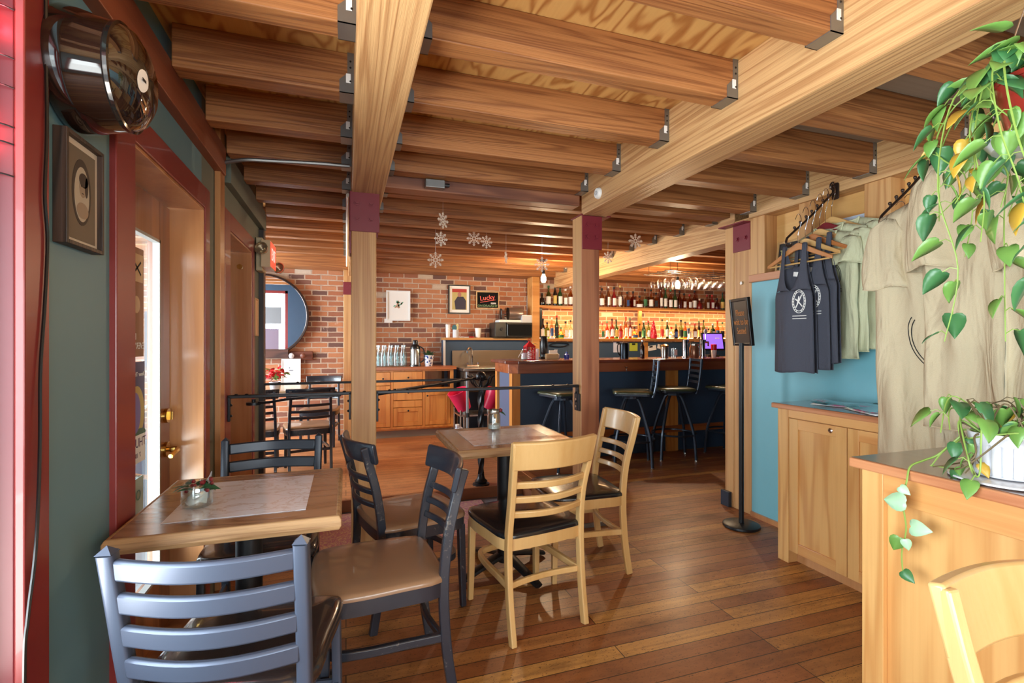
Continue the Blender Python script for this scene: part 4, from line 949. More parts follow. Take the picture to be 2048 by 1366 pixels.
# ------------------------------------------------ half wall with cap, sink, cleaning things
S(bx('wall_half',(1.33,2.64,6.98,7.19,0,1.30),Mt['blue_pan']))
S(bx('trim_12',(1.32,2.66,6.93,7.19,1.30,1.335),Mt['shelfwood'],bevel=.004))
S(bx('trim_13',(1.315,1.345,6.96,6.98,.90,1.30),Mt['white']))
t=T('sink_unit','stainless steel sink with a tall backsplash under the blue half wall','sink',(0,0,0))
bx('backsplash',(1.44,2.60,6.95,6.975,.92,1.15),plain('warm brushed steel',lin(150,130,108),.4,.8),t,bevel=.003)
m=MB(); m.box(1.475,2.60,6.38,6.94,.88,.925); o=m.build('rim',Mt['steel'],t,bevel=.008)
m=MB(); m.box(1.50,2.56,6.42,6.92,.60,.88); m.build('basin',plain('brushed steel dark',lin(120,108,96),.35,.9),t,bevel=.02)
for x in (1.50,2.55):
    for y in (6.44,6.90): q=MB(); q.cyl((x,y,0),(x,y,.62),.018,10); q.build('leg',Mt['steel'],t,smooth=True)
fa=T('faucet','tall chrome gooseneck faucet on the steel sink','faucet',(1.72,6.90,.925))
m=MB(); m.tube(spline([(0,0,0),(0,0,.14),(-.015,-.02,.24),(-.05,-.05,.265),(-.085,-.075,.24),(-.09,-.08,.19)],6),.011,8); m.build('spout',Mt['chrome'],fa,smooth=True)
m=MB(); m.box(-.08,.10,-.02,.02,.0,.018); m.build('base',Mt['chrome'],fa,bevel=.004)
for x in (-.07,.09): q=MB(); q.cyl((x,0,.018),(x,0,.05),.012,10); q.cyl((x,-.03,.055),(x,.02,.045),.006,6); q.build('tap_lever',Mt['chrome'],fa,smooth=True)
t=tag(T('trash_bin','brown black tall bin under the sink behind the twisted post',None),None,'bin'); t.location=(1.98,6.15,0)
lathe_obj('body',[(.001,0),(.17,0),(.19,.55),(.195,.60),(.185,.60),(.17,.05)],plain('brown bin',lin(58,36,30),.5),t); lathe_obj('rim',[(.195,.58),(.205,.585),(.205,.61),(.19,.61)],Mt['plasticb'],t)
def bucket(label,loc,rot):
    t=T('bucket',label,'bucket',loc); t.rotation_euler=rot
    lathe_obj('body',[(.001,0),(.085,0),(.12,.24),(.125,.24),(.125,.25),(.115,.25),(.082,.006),(.001,.006)],Mt['pinkred'],t)
    m=MB(); m.tube([(.122*math.cos(a),.122*math.sin(a)*.3,.24-abs(math.sin(a))*.0-.12*math.sin(a)) for a in [PI*k/12 for k in range(13)]],.003,5); m.build('handle',Mt['steel'],t)
bucket('crimson bucket tipped left of the twisted post',(1.375,5.90,.455),(R(8),R(-24),0))
bucket('crimson bucket tipped right of the twisted post, touching the bar end',(1.665,5.86,.455),(R(8),R(22),0))
t=T('wire_shelf','low steel shelf holding the cleaning bottles and crimson buckets','shelf',(1.52,5.92,0))
for z in (.06,.385): MB().box(-.24,.22,-.2,.18,z,z+.02).build('shelf_board',Mt['steel'],t,bevel=.003)
for x in (-.23,.21):
    for y in (-.19,.17): MB().cyl((x,y,0),(x,y,.46),.011,8).build('leg',Mt['steel'],t)
t=T('cleaner_jug','jug of pale green cleaner on the floor beside the drawer cabinet','jug',(1.225,5.62,0))
m=MB(); m.prism(rrect(.15,.11,.03,4),.19,Matrix.Translation((0,0,0))); o=m.build('body',Mt['green_liq'],t,bevel=.012)
m=MB(); m.lathe([(.068,.185),(.055,.24),(.022,.275),(.022,.30),(.001,.30)],16,Matrix.Diagonal((1,.8,1,1))); m.build('shoulder',Mt['clearpl'],t,smooth=True)
m=MB(); m.cyl((0,0,.30),(0,0,.32),.024,12); m.build('cap',Mt['plasticw'],t); m=MB(); m.tube(spline([(.02,0,.28),(.055,0,.27),(.062,0,.21),(.06,0,.17)],4),.011,8); m.build('handle',Mt['clearpl'],t,smooth=True)
t=T('spray_bottle','white trigger spray bottle standing by the mop pole','spray bottle',(1.43,5.60,0))
lathe_obj('body',[(.001,0),(.042,0),(.045,.02),(.045,.15),(.016,.20),(.016,.235),(.001,.235)],Mt['clearpl'],t)
m=MB(); m.box(-.045,.02,-.012,.012,.235,.265); m.box(-.045,-.03,-.008,.008,.20,.25); m.build('trigger',Mt['plasticw'],t,bevel=.004)
t=T('mop','grey mop pole leaning by the sink','mop',(1.335,5.56,0))
MB().cyl((0,0,.03),(.0,.03,.93),.016,10).build('pole',Mt['grey'],t,smooth=True); MB().box(-.05,.05,-.03,.03,0,.035).build('head',Mt['white'],t,bevel=.01)
MB().cyl((0,.001,.40),(0,.012,.45),.022,10).build('collar',Mt['plasticb'],t)
# ------------------------------------------------ things on the half wall cap
zc=1.335
t=T('cup_stack','tall stack of white paper cups at the left end of the cap shelf','cups',(1.395,7.03,zc))
lathe_obj('stack',[(.001,0),(.026,0),(.032,.06),(.034,.06),(.030,.062),(.034,.12),(.031,.122),(.035,.19),(.031,.192),(.001,.194)],Mt['plasticw'],t)
t=T('utensil_tin','white tin holding teal and yellow brushes on the cap shelf','tin',(1.505,7.02,zc))
lathe_obj('can',[(.001,0),(.045,0),(.045,.115),(.041,.115),(.041,.005),(.001,.005)],Mt['ceramic'],t)
m=MB(); m.prism(ellipse(.035,.05,14),.015,Matrix.Translation((-.02,0,.14))@Rx); m.cyl((-.01,0,.02),(-.02,0,.12),.006,6); m.build('brush',plain('teal brush',lin(60,110,120),.6),t)
m=MB(); m.prism([(-.012,0),(.012,0),(.022,.08),(0,.095),(-.02,.075)],.012,Matrix.Translation((.022,.0,.11))@Rx); m.cyl((.02,0,.02),(.022,0,.12),.005,6); m.build('brush',plain('pale yellow brush',lin(220,210,150),.6),t)
t=T('paper_cup','single white paper cup in the middle of the cap shelf','cup',(1.84,7.02,zc)); lathe_obj('cup',[(.001,0),(.034,0),(.046,.135),(.048,.135),(.048,.142),(.043,.142),(.032,.004),(.001,.004)],Mt['plasticw'],t)
t=T('scissors','red handled scissors lying on the cap shelf','scissors',(1.70,7.0,zc+.002))
MB().box(-.16,0,-.008,.006,0,.006,Matrix.Rotation(R(4),4,'Z')).box(-.15,0,-.004,.010,.006,.010,Matrix.Rotation(R(-6),4,'Z')).build('blade',Mt['steel'],t)
m=MB(); m.tube([(.035+.03*math.cos(2*PI*k/14),.02+.018*math.sin(2*PI*k/14),.008) for k in range(14)],.006,6,closed=True); m.tube([(.035+.03*math.cos(2*PI*k/14),-.025+.018*math.sin(2*PI*k/14),.008) for k in range(14)],.006,6,closed=True); m.build('handle',Mt['red'],t,smooth=True)
t=T('toaster_oven','wide dark countertop oven at the right end of the cap shelf','oven',(2.34,7.02,zc))
MB().box(-.29,.29,-.16,.14,.01,.225).build('body',plain('dark grey steel',lin(72,70,66),.35,.6),t,bevel=.012)
m=MB(); m.box(-.10,.28,-.168,-.16,.03,.20); m.build('door',plain('black oven glass',lin(30,30,30),.08,coat=.6),t,bevel=.004)
m=MB(); m.cyl((-.19,-.16,.13),(-.19,-.18,.13),.022,14); m.build('knob',Mt['blackmet'],t); m=MB(); m.box(-.122,-.110,-.172,-.16,.01,.225); m.build('trim_strip',Mt['chrome'],t)
t=T('meat_slicer','steel slicer with a round blade on top of the dark oven','slicer',(2.33,7.02,zc+.226))
MB().box(-.20,.18,-.10,.10,0,.04).build('base',Mt['plasticw'],t,bevel=.01)
m=MB(); m.cyl((-.07,-.02,.135),(-.045,-.035,.135),.095,28); m.build('blade',Mt['chrome'],t,smooth=True); m=MB(); m.cyl((-.09,-.02,.135),(-.07,-.022,.135),.032,18); m.build('blade_hub',Mt['plasticb'],t,smooth=True)
m=MB(); m.lathe([(.001,0),(.095,0),(.098,.20),(.08,.23),(.001,.235)],24,Matrix.Translation((-.03,0,.135))@Matrix.Rotation(R(90),4,'Y')); m.build('motor_housing',plain('pinkish steel',lin(150,134,128),.3,.7),t,smooth=True)
m=MB(); m.prism(rrect(.07,.16,.02,3),.02,Matrix.Translation((-.15,0,.13))@Matrix.Rotation(R(90),4,'Y')@Matrix.Rotation(R(90),4,'Z')); m.build('guard',Mt['plasticb'],t,bevel=.005)
t=T('paper_stack','loose papers and a white box on the oven beside the slicer','box',(2.575,6.99,zc+.226)); MB().box(-.09,.07,-.09,.09,0,.10).build('box_body',plain('pale grey box',lin(196,198,200),.6),t,bevel=.003); MB().box(-.085,.065,-.085,.085,.10,.112).build('lid',Mt['white'],t)
# ------------------------------------------------ bar
t=T('bar_counter','long bar with a red brown top and slate blue front panels','bar',(0,0,0))
BX0,BX1,BY=1.62,6.9,4.87
m=MB(); m.box(BX0+.10,BX1,BY+.02,BY+.06,0,.98); m.build('front_panel',Mt['blue_pan'],t)
m=MB(); m.box(BX0+.03,BX0+.05,BY+.08,5.36,.02,.98); m.build('end_panel',Mt['blue_lt'],t)
for b in ((BX0+.02,BX0+.115,BY,BY+.09),(BX0+.0,BX0+.05,5.34,5.41),(3.545,3.70,BY-.01,BY+.08),(5.4,5.55,BY-.01,BY+.08)):
    m=MB(); m.box(b[0],b[1],b[2],b[3],0,1.0 if b[2]<5 else 1.06); m.build('bar_post',Mt['cabback_z'],t,bevel=.004)
m=MB(); m.box(BX0+.115,BX1,BY-.02,BY+.02,.22,.30); m.build('foot_board',Mt['counter_x'],t,bevel=.004)
m=MB(); m.prism([(BX0-.01,5.38),(BX0-.01,BY+.03),(BX0+.07,BY-.05),(BX1,BY-.05),(BX1,5.38)],.10,Matrix.Translation((0,0,.945))); m.build('apron',wood('bar apron',lin(176,98,56),lin(138,70,40),'x',rings=3,across=8,rough=.3,coat=.4),t,bevel=.003)
m=MB(); m.prism([(BX0-.05,5.42),(BX0-.05,BY+.02),(BX0+.06,BY-.09),(BX1,BY-.09),(BX1,5.42)],.035,Matrix.Translation((0,0,1.045))); m.build('bar_top',Mt['bartop'],t,bevel=.006)
for x in (2.95,4.4):
    m=MB(); m.tube(spline([(x,BY-.055,1.0),(x,BY-.09,.985),(x,BY-.10,.96),(x,BY-.085,.945)],4),.005,6); m.sphere((x,BY-.10,.995),.010,8); m.build('coat_hook',Mt['chrome'],t,smooth=True)
# back bar
t=T('back_bar','dark blue back bar cabinet under the lit bottle shelf','cabinet',(0,0,0))
bx('body',(2.78,6.9,6.98,7.18,0,1.27),Mt['blue_pan'],t)
for x in (4.62,): bx('divider',(x,x+.09,6.965,6.98,0,1.27),Mt['shelfwood'],t)
t1=T('bottle_shelf','upper wooden bottle shelf on the brick wall','shelf',(0,0,0)); bx('board',(2.77,6.9,6.92,7.18,1.80,1.83),Mt['shelfwood'],t1,bevel=.003)
t2=T('bottle_shelf','lower lit wooden bottle shelf above the back bar','shelf',(0,0,0)); bx('board',(2.77,6.9,6.90,7.18,1.29,1.33),Mt['shelfwood'],t2,bevel=.003)
stp=plain('warm light strip',(1,.74,.42,1),.5,emit=9)
bx('light_strip',(2.80,6.85,7.15,7.17,1.331,1.338),stp,t2)
for x in (2.84,4.63):
    bx('upright',(x,x+.05,7.10,7.145,1.34,1.80),Mt['blackmet'] if x<3 else Mt['shelfwood'],t1)
for i,(x,y,z,sx,sy,p_) in enumerate([(4.8,7.05,1.345,3.9,.05,13),(4.8,7.05,1.79,3.9,.05,10)]):
    l=bpy.data.lights.new('shelf_strip_light','AREA'); l.shape='RECTANGLE'; l.size=sx; l.size_y=sy; l.energy=p_; l.color=(1,.68,.34)
    o=bpy.data.objects.new('shelf_strip_light',l); C.objects.link(o); o.location=(x,y,z+(.005)); o.rotation_euler=(R(180) if i==0 else 0,0,0)
# bottles
PROF={
 'round':[(.001,0),(.036,0),(.038,.008),(.038,.17),(.030,.195),(.014,.225),(.013,.29),(.015,.292)],
 'square':[(.001,0),(.042,0),(.043,.01),(.043,.15),(.034,.17),(.014,.19),(.013,.24),(.015,.242)],
 'squat':[(.001,0),(.05,0),(.056,.03),(.055,.07),(.038,.11),(.014,.13),(.013,.17),(.015,.172)],
 'slim':[(.001,0),(.030,0),(.032,.01),(.032,.20),(.022,.235),(.012,.27),(.012,.325),(.014,.327)]}
GL={}
def bcol(c):
    k='bottle glass %s'%c[0]
    if k not in GL: GL[k]=plain(k,lin(*c[1]),.12,coat=.7) if c[2] else glass(k,(*[v for v in lin(*c[1])[:3]],1),fmin=.12)
    return GL[k]
COL=[('clear',(236,232,214),0),('amber',(200,110,40),0),('dark green',(34,66,34),1),('black',(24,22,24),1),('golden',(224,170,80),0),('pale green',(176,200,130),0),('deep red',(130,28,30),1),('brown',(104,54,26),1),('bright green',(80,150,60),0),('pink',(206,110,150),0),('blue tinted',(120,150,190),0),('orange',(226,110,50),0)]
LAB={'cream':Mt['paper'],'yellow':plain('yellow label',lin(222,196,110),.6),'black':Mt['ink'],'red':plain('red label',lin(180,40,40),.6),'green':plain('green label',lin(60,120,80),.6),'blue':plain('blue label',lin(60,90,150),.6)}
BC={}
def bottle(kind,ci,lab,x,y,z,label,group,cap,sc=1):
    key=(kind,ci,lab,cap)
    if key in BC: return dup(BC[key],(x,y,z),random.uniform(-.5,.5),label,group,scale=sc)
    col=COL[ci]; pr=PROF[kind]; rect_=kind=='square'
    M=Matrix.Rotation(R(45),4,'Z') if rect_ else None
    o=MB().lathe(pr,4 if rect_ else 14,M).build('liquor_bottle',bcol(col),smooth=not rect_,ang=50,bevel=.006 if rect_ else 0)
    tag(o,label,'bottle',group)
    r=max(p[0] for p in pr); h=pr[-1][1]; body=[p[1] for p in pr if p[0]>r*.9][-1]
    if lab:
        q=MB(); z0,z1=body*.18,body*.86
        if rect_: w_=r*.72; q.box(-w_*.8,w_*.8,-w_-.0012,-w_+.001,z0,z1)
        else: q.add([((r+.0008)*math.sin(a),-(r+.0008)*math.cos(a),zz) for zz in (z0,z1) for a in [R(-75+150*k/10) for k in range(11)]],[(k,k+1,12+k,11+k) for k in range(10)])
        q.build('bottle_label',LAB[lab],o,smooth=not rect_)
    nr=pr[-1][0]; MB().cyl((0,0,h-.004),(0,0,h+.028),nr+.0015,10).build('cap',LAB.get(cap) or Mt['blackmet'],o)
    if col[0] in('clear','amber','golden','pale green','orange','pink','blue tinted','bright green') and kind!='slim':
        pass
    o.location=(x,y,z); o.rotation_euler=(0,0,random.uniform(-.5,.5)); o.scale=(sc,)*3
    BC[key]=o; return o
def wv(px,Y):  # horizontal place on the shelf line
    u=(px-1024)/985; a=R(18.63); return Y*(math.sin(a)+u*math.cos(a))/(math.cos(a)-u*math.sin(a))
UP=[(1084,'squat',3,None,'black'),(1097,'round',5,'cream','green'),(1110,'slim',3,'yellow','black'),(1120,'round',2,'cream','black'),(1131,'square',0,'cream','cream'),(1141,'round',4,'cream','cream'),
(1204,'round',7,'cream','black'),(1217,'slim',7,'cream','cream'),(1228,'round',6,'cream','black'),(1240,'slim',0,'cream','yellow'),(1254,'square',7,'blue','black'),(1266,'square',1,'cream','black'),(1279,'squat',4,'cream','black'),(1290,'round',0,'green','black'),(1302,'round',4,'cream','black'),(1312,'square',4,'black','black'),(1322,'slim',1,'cream','black'),(1331,'slim',2,'cream','green'),(1341,'round',4,'cream','green'),(1350,'round',2,'cream','black'),(1359,'round',1,None,'black'),(1368,'square',4,'cream','black'),(1379,'square',4,'cream','red'),(1389,'round',1,'cream','black'),(1399,'squat',6,None,'cream'),(1414,'square',7,'cream','red'),(1424,'square',6,'cream','red'),(1434,'squat',9,None,'black'),(1445,'round',2,'yellow','black')]
random.seed(4)
for k,(px,kind,ci,lab,cap) in enumerate(UP):
    bottle(kind,ci,lab,wv(px,7.0),7.0,1.8305,'%s %s bottle%s, %s from left on upper shelf'%(COL[ci][0],{'round':'round','square':'square','squat':'squat','slim':'tall'}[kind],' with %s label'%lab if lab else '',ORD[k]),'bottles on the upper shelf',cap,random.uniform(.92,1.02))
LO=[]
kinds=['round','square','slim','round','squat','square','round','slim']; cis=[3,5,0,2,4,0,0,5,0,4,0,1,10,0,11,1,8,1,4,1,4,0,2,5,3,10,0,2,0,3,5,4,0,7]; labs=['cream','yellow','cream','black','cream','red','cream','green','blue']
px=1086; k=0
while px<1450:
    if not(1146<px<1199): LO.append((px,kinds[(k*5)%8],cis[k%len(cis)],labs[(k*4)%9],['black','black','cream','red','green'][k%5],6.98 if k%2 else 7.05)); 
    px+=8.3+(k%3)*.9; k+=1
for k,(px,kind,ci,lab,cap,y) in enumerate(LO):
    if 1300<px<1316: continue
    bottle(kind,ci,lab,wv(px,y),y,1.3305,'%s %s bottle, %s label, %s row of lower lit shelf, %s from left'%(COL[ci][0],{'round':'round','square':'square','squat':'squat','slim':'tall'}[kind],lab,'front' if y<7 else 'back',(ORD+['thirty-first','thirty-second','thirty-third','thirty-fourth','thirty-fifth','thirty-sixth','thirty-seventh','thirty-eighth','thirty-ninth','fortieth','forty-first'])[k]),'bottles on the lower lit shelf',cap,random.uniform(.86,1.0))
t=T('gift_bottle','red cone wrapped bottle with pale dots in the middle of the lower shelf','bottle',(wv(1307,6.96),6.96,1.3305))
lathe_obj('wrap',[(.001,0),(.055,0),(.06,.03),(.05,.10),(.03,.20),(.016,.27),(.001,.30)],Mt['red'],t)
m=MB()
for k in range(18): a=k*2.4; z=.04+.012*k; r=.056*(1-z/.33)+.006; m.sphere((r*math.cos(a),r*math.sin(a),z),.008,6)
m.build('dots',Mt['paper'],t,smooth=True)
# ------------------------------------------------ things on and behind the bar top
zb=1.0805
t=T('red_lantern','red metal lantern with a peaked roof on the left end of the bar','lantern',(1.885,5.0,zb))
m=MB(); m.lathe([(.075,.14),(.07,.148),(.012,.195),(.012,.205),(.001,.206)],4,Matrix.Rotation(R(45),4,'Z')); m.build('roof',Mt['red'],t)
m=MB()
for x in (-.045,.045):
    for y in (-.045,.045): m.box(x-.005,x+.005,y-.005,y+.005,0,.145)
m.box(-.052,.052,-.052,.052,0,.012)
for f_ in range(3):
    for s in (-1,1):
        for c in (-.047,.047):
            m.cyl((-.045*s,c,.02+.04*f_),(.045*s,c,.06+.04*f_),.0025,5); m.cyl((c,-.045*s,.02+.04*f_),(c,.045*s,.06+.04*f_),.0025,5)
m.build('lattice_body',Mt['red'],t); m=MB(); m.tube([(.02*math.cos(2*PI*k/12),0,.215+.014*math.sin(2*PI*k/12)) for k in range(12)],.003,5,closed=True); m.build('ring',Mt['red'],t)
m=MB(); m.cyl((0,0,.012),(0,0,.09),.025,12); m.build('candle',Mt['paper'],t,smooth=True)
t=T('small_jar','small label jar with a straw beside the red lantern on the bar','jar',(1.80,4.93,zb)); lathe_obj('jar_glass',[(.001,0),(.03,0),(.035,.01),(.035,.085),(.026,.10),(.026,.118),(.029,.12),(.024,.12)],Mt['glass_jar'],t); lathe_obj('sugar',[(.001,.004),(.032,.012),(.032,.04),(.001,.045)],Mt['paper'],t)
m=MB(); m.add([(.0355*math.sin(a),-.0355*math.cos(a),z) for z in (.03,.08) for a in [R(-50+100*k/8) for k in range(9)]],[(k,k+1,10+k,9+k) for k in range(8)]); m.build('jar_label',plain('pale pink label',lin(226,200,206),.6),t)
m=MB(); m.cyl((-.02,0,.11),(-.075,-.02,.03),.003,6); m.build('straw',Mt['paper'],t)
t=T('white_candle','slim white pillar candle just right of the red lantern','candle',(1.985,5.02,zb)); lathe_obj('wax',[(.001,0),(.018,0),(.018,.12),(.001,.122)],Mt['paper'],t); MB().cyl((0,0,.12),(0,0,.13),.001,5).build('wick',Mt['ink'],t)
t=T('small_wreath','small green sprig with white berries behind the red lantern','plant',(1.96,5.14,zb)); random.seed(9); m=MB()
for k in range(26): a=random.uniform(0,6.28); leaf_shape(m,rotM((.02*math.cos(a),.02*math.sin(a),.10+.08*random.random()),a-PI/2,random.uniform(-.2,1)),.06,.02,.3,False)
m.build('leaves',Mt['holly'],t,solid=.001); lathe_obj('pot',[(.001,0),(.03,0),(.04,.09),(.03,.10)],Mt['ceramic'],t)
t=T('hand_blender','black cylindrical machine hanging over the bar beside the lantern','appliance',(2.18,5.30,zb)); MB().box(-.05,.06,-.02,.08,0,.02).build('base',Mt['blackmet'],t,bevel=.004); MB().cyl((.0,.045,.02),(.0,.045,.26),.012,8).build('stand',Mt['blackmet'],t); lathe_obj('cylinder',[(.001,.05),(.03,.05),(.04,.07),(.043,.25),(.035,.262),(.001,.264)],Mt['plasticb'],t,loc=(0,0,.0)); 
t=T('pump_bottle','small pump soap bottle behind the bar left of the reddish post','soap bottle',(2.30,5.2,zb)); lathe_obj('body',[(.001,0),(.028,0),(.028,.05),(.012,.06),(.012,.07)],Mt['clearpl'],t); MB().cyl((0,0,.07),(0,0,.10),.004,6).box(-.03,.005,-.005,.005,.098,.106).build('pump',Mt['plasticw'],t)
t=T('blue_bottle','small blue bottle behind the bar next to the soap pump','bottle',(2.42,5.2,zb)); lathe_obj('body',[(.001,0),(.03,0),(.032,.045),(.012,.06),(.010,.08),(.001,.08)],plain('cobalt plastic',lin(50,70,170),.25),t); MB().cyl((0,0,.08),(0,0,.095),.008,8).build('cap',Mt['plasticb'],t)
t=T('tea_caddy','beige box standing behind the bar beside the black machine','box',(2.21,5.14,zb)); MB().box(-.07,.07,-.03,.03,0,.06).build('body',plain('beige box',lin(200,176,130),.6),t,bevel=.003); MB().box(-.02,.08,.03,.04,.06,.10).build('card',Mt['paper'],t)
t=T('black_jug','black steel jug on the bar just right of the reddish post','jug',(3.09,5.05,zb)); lathe_obj('body',[(.001,0),(.05,0),(.052,.16),(.047,.185),(.001,.188)],plain('gunmetal',lin(40,46,54),.2,.7),t); m=MB(); m.tube(spline([(-.045,0,.17),(-.085,0,.16),(-.085,0,.08),(-.05,0,.03)],4),.007,6); m.build('handle',Mt['plasticb'],t,smooth=True)
t=T('beer_bottle','dark brown bottle beside the black steel jug on the bar','bottle',(3.37,5.1,zb)); lathe_obj('body',PROF['slim'][:-1],plain('brown bottle glass',lin(44,24,16),.1,coat=.8),t).scale=(.8,.8,.66); MB().cyl((0,0,.20),(0,0,.215),.013,10).build('cap',Mt['steel'],t)
t=T('steel_shaker','brushed steel shaker standing on the bar','shaker',(3.67,5.08,zb)); lathe_obj('body',[(.001,0),(.042,0),(.05,.14),(.046,.15),(.03,.165),(.001,.17)],Mt['steel'],t); lathe_obj('band',[(.0505,.135),(.052,.138),(.052,.15),(.0485,.152)],Mt['brass'],t)
t=T('glass_jug','small glass jug with white holder left of the first beer tap','jug',(3.83,5.12,zb)); lathe_obj('jar_glass',[(.001,0),(.035,0),(.038,.12),(.034,.12)],Mt['glass_jar'],t); MB().box(-.02,.02,-.045,-.04,.03,.10).build('tag',Mt['paper'],t)
def tap(label,x,paddle):
    t=T('beer_tap',label,'beer tap',(x,5.12,zb))
    lathe_obj('column',[(.05,0),(.05,.012),(.034,.016),(.034,.21),(.036,.222),(.001,.226)],Mt['chrome'],t)
    m=MB(); m.cyl((0,0,.19),(.09,-.0,.19),.012,8); m.cyl((.09,0,.20),(.09,0,.14),.010,8); m.build('spout',Mt['chrome'],t,smooth=True)
    m=MB(); m.cyl((.05,0,.20),(.05,0,.30),.006,8); m.build('lever',Mt['chrome'],t)
    m=MB(); m.prism(ellipse(.026,.034,16) if paddle else [(-.012,-.03),(.012,-.03),(.022,.04),(-.022,.04)],.012,Matrix.Translation((.05,.006,.325))@Rx); m.build('tap_handle',Mt['ceramic'],t,bevel=.002)
tap('chrome beer tap left of the steel shaker jar with a white wedge handle',4.00,False); tap('chrome beer tap with a round white handle nearest the violet screen',4.26,True)
t=T('storage_jar','glass and copper storage jar between the two beer taps','jar',(4.12,5.10,zb)); lathe_obj('jar_glass',[(.001,0),(.055,0),(.06,.03),(.06,.12),(.05,.14),(.05,.155),(.001,.156)],plain('copper jar',lin(170,130,104),.2,.6),t); lathe_obj('lid',[(.053,.15),(.053,.168),(.001,.17)],Mt['steel'],t)
t=T('cup_dispenser','red and white cups standing right of the second beer tap','cups',(4.42,5.1,zb)); lathe_obj('lower',[(.001,0),(.026,0),(.034,.09),(.001,.09)],Mt['plasticw'],t); lathe_obj('upper',[(.034,.09),(.036,.16),(.03,.165),(.001,.165)],Mt['red'],t)
t=T('register_screen','black till screen glowing violet behind the bar','screen',(4.62,5.35,zb)); t.rotation_euler=(0,0,R(-14))
M=Matrix.Translation((0,0,.20))@Matrix.Rotation(R(-14),4,'X'); MB().box(-.15,.15,-.01,.02,-.12,.12,M).build('monitor',Mt['plasticb'],t,bevel=.006); MB().box(-.13,.13,-.0125,-.010,-.10,.10,M).build('display',Mt['purple'],t); MB().box(.03,.09,-.0135,-.0125,.035,.045,M).build('screen_text',Mt['paper'],t)
MB().box(-.08,.08,-.03,.10,0,.02).build('foot',Mt['plasticb'],t,bevel=.004); MB().box(-.02,.02,.01,.05,.02,.12).build('stem',Mt['plasticb'],t)
t=T('cash_drawer','low black till drawer under the violet screen','till',(4.66,5.28,zb)); bpy.data.objects.remove(t)
def clip(name,label,x,z,w_,h_,mt_,rot=0):
    t=T(name,label,'note',(x,6.972,z)); MB().box(-w_/2,w_/2,-.004,0,-h_/2,h_/2,Matrix.Rotation(R(rot),4,'Y')).build('sheet',mt_,t); MB().box(-.03,.03,-.010,-.004,h_/2-.03,h_/2-.005,Matrix.Rotation(R(rot),4,'Y')).build('clip',Mt['blackmet'],t)
clip('clipboard_note','white note on a clipboard behind the bar, right of the reddish post',wv(1236,6.97),1.19,.17,.17,plain('cool paper',lin(200,204,220),.7))
clip('clipboard_note','yellow green note on the dark back bar',wv(1267,6.97),1.19,.15,.13,plain('lime paper',lin(180,190,60),.7))
clip('clipboard_note','tilted white price card on the back bar above the steel shaker',wv(1302,6.97),1.17,.20,.08,Mt['paper'],-8)
clip('clipboard_note','second tilted white card on the back bar, nearer the taps',wv(1322,6.97),1.19,.14,.07,Mt['paper'],12)
m=MB(); m.sweep(spline([(wv(1099,6.96),6.96,1.22),(wv(1108,6.96),6.96,1.255),(wv(1120,6.96),6.96,1.262),(wv(1134,6.96),6.96,1.25),(wv(1137,6.96),6.96,1.225),(wv(1120,6.96),6.96,1.20),(wv(1099,6.96),6.96,1.215)],4),rect(.018,.012)); tag(m.build('serving_tray',Mt['plasticb'],smooth=True),'black oval tray hanging on the dark back bar left of the reddish post','tray')
# ------------------------------------------------ pendant bulbs, glass rack, snowflakes
bulbem=plain('lit bulb glass',(1,.72,.38,1),.3,emit=26)
def pendant(label,x,y,z,zt):
    t=T('pendant_bulb',label,'lamp',(x,y,z))
    MB().lathe([(.001,-.055),(.022,-.048),(.033,-.02),(.032,.005),(.018,.04),(.014,.055)],18,cap=False).build('bulb',bulbem,t,smooth=True)
    MB().cyl((0,0,.05),(0,0,.10),.019,12).build('socket',Mt['blackmet'],t); MB().cyl((0,0,.10),(0,0,zt-z),.004,6).build('cord',Mt['plasticb'],t); MB().cyl((0,0,zt-z-.015),(0,0,zt-z),.045,14).build('canopy',Mt['blackmet'],t)
    bulb((x,y,z-.12),30,(1,.74,.46))
pendant('glowing bare bulb in front of the brick wall left of the bottle shelves',2.296,5.6,2.055,2.28)
pendant('glowing bare bulb hanging below the wine glass rack',4.138,5.45,2.03,2.44)
t=T('glass_rack','ceiling rack of thin metal rails holding the hanging wine glasses','rack',(0,0,0))
for y in (5.15,5.30,5.45,5.60): 
    MB().tube([(3.72,y,2.16),(4.95,y,2.16)],.006,6).build('rack_rail',Mt['steel'],t)
for x in (3.80,4.85): MB().tube([(x,5.1,2.165),(x,5.65,2.165)],.006,6).build('cross_bar',Mt['steel'],t); 
for x in (3.80,4.85):
    for y in (5.15,5.60): MB().tube([(x,y,2.165),(x,y,2.28)],.004,6).build('hanger_rod',Mt['steel'],t)
wg=tag(MB().lathe([(.034,0),(.030,-.002),(.006,-.006),(.004,-.012),(.004,-.075),(.012,-.085),(.032,-.105),(.037,-.13),(.034,-.165),(.030,-.18),(.0285,-.18),(.032,-.16),(.0345,-.13),(.029,-.107),(.010,-.088),(.001,-.084)],14).build('wine_glass',Mt['glass'],smooth=True,ang=50),'wine glass','glass','wine glasses hanging from the ceiling rack')
rows=[('front',5.15),('second',5.30),('third',5.45),('back',5.60)]; first=True
for rn,y in rows:
    for k in range(10):
        x=3.86+.105*k
        if abs(x-4.138)<.07 and rn in('third',): continue
        lb='wine glass hanging in the %s row of the ceiling rack, %s from left'%(rn,ORD[k])
        if first: wg.location=(x,y,2.168); wg['label']=lb; first=False
        else: dup(wg,(x,y,2.168),label=lb)
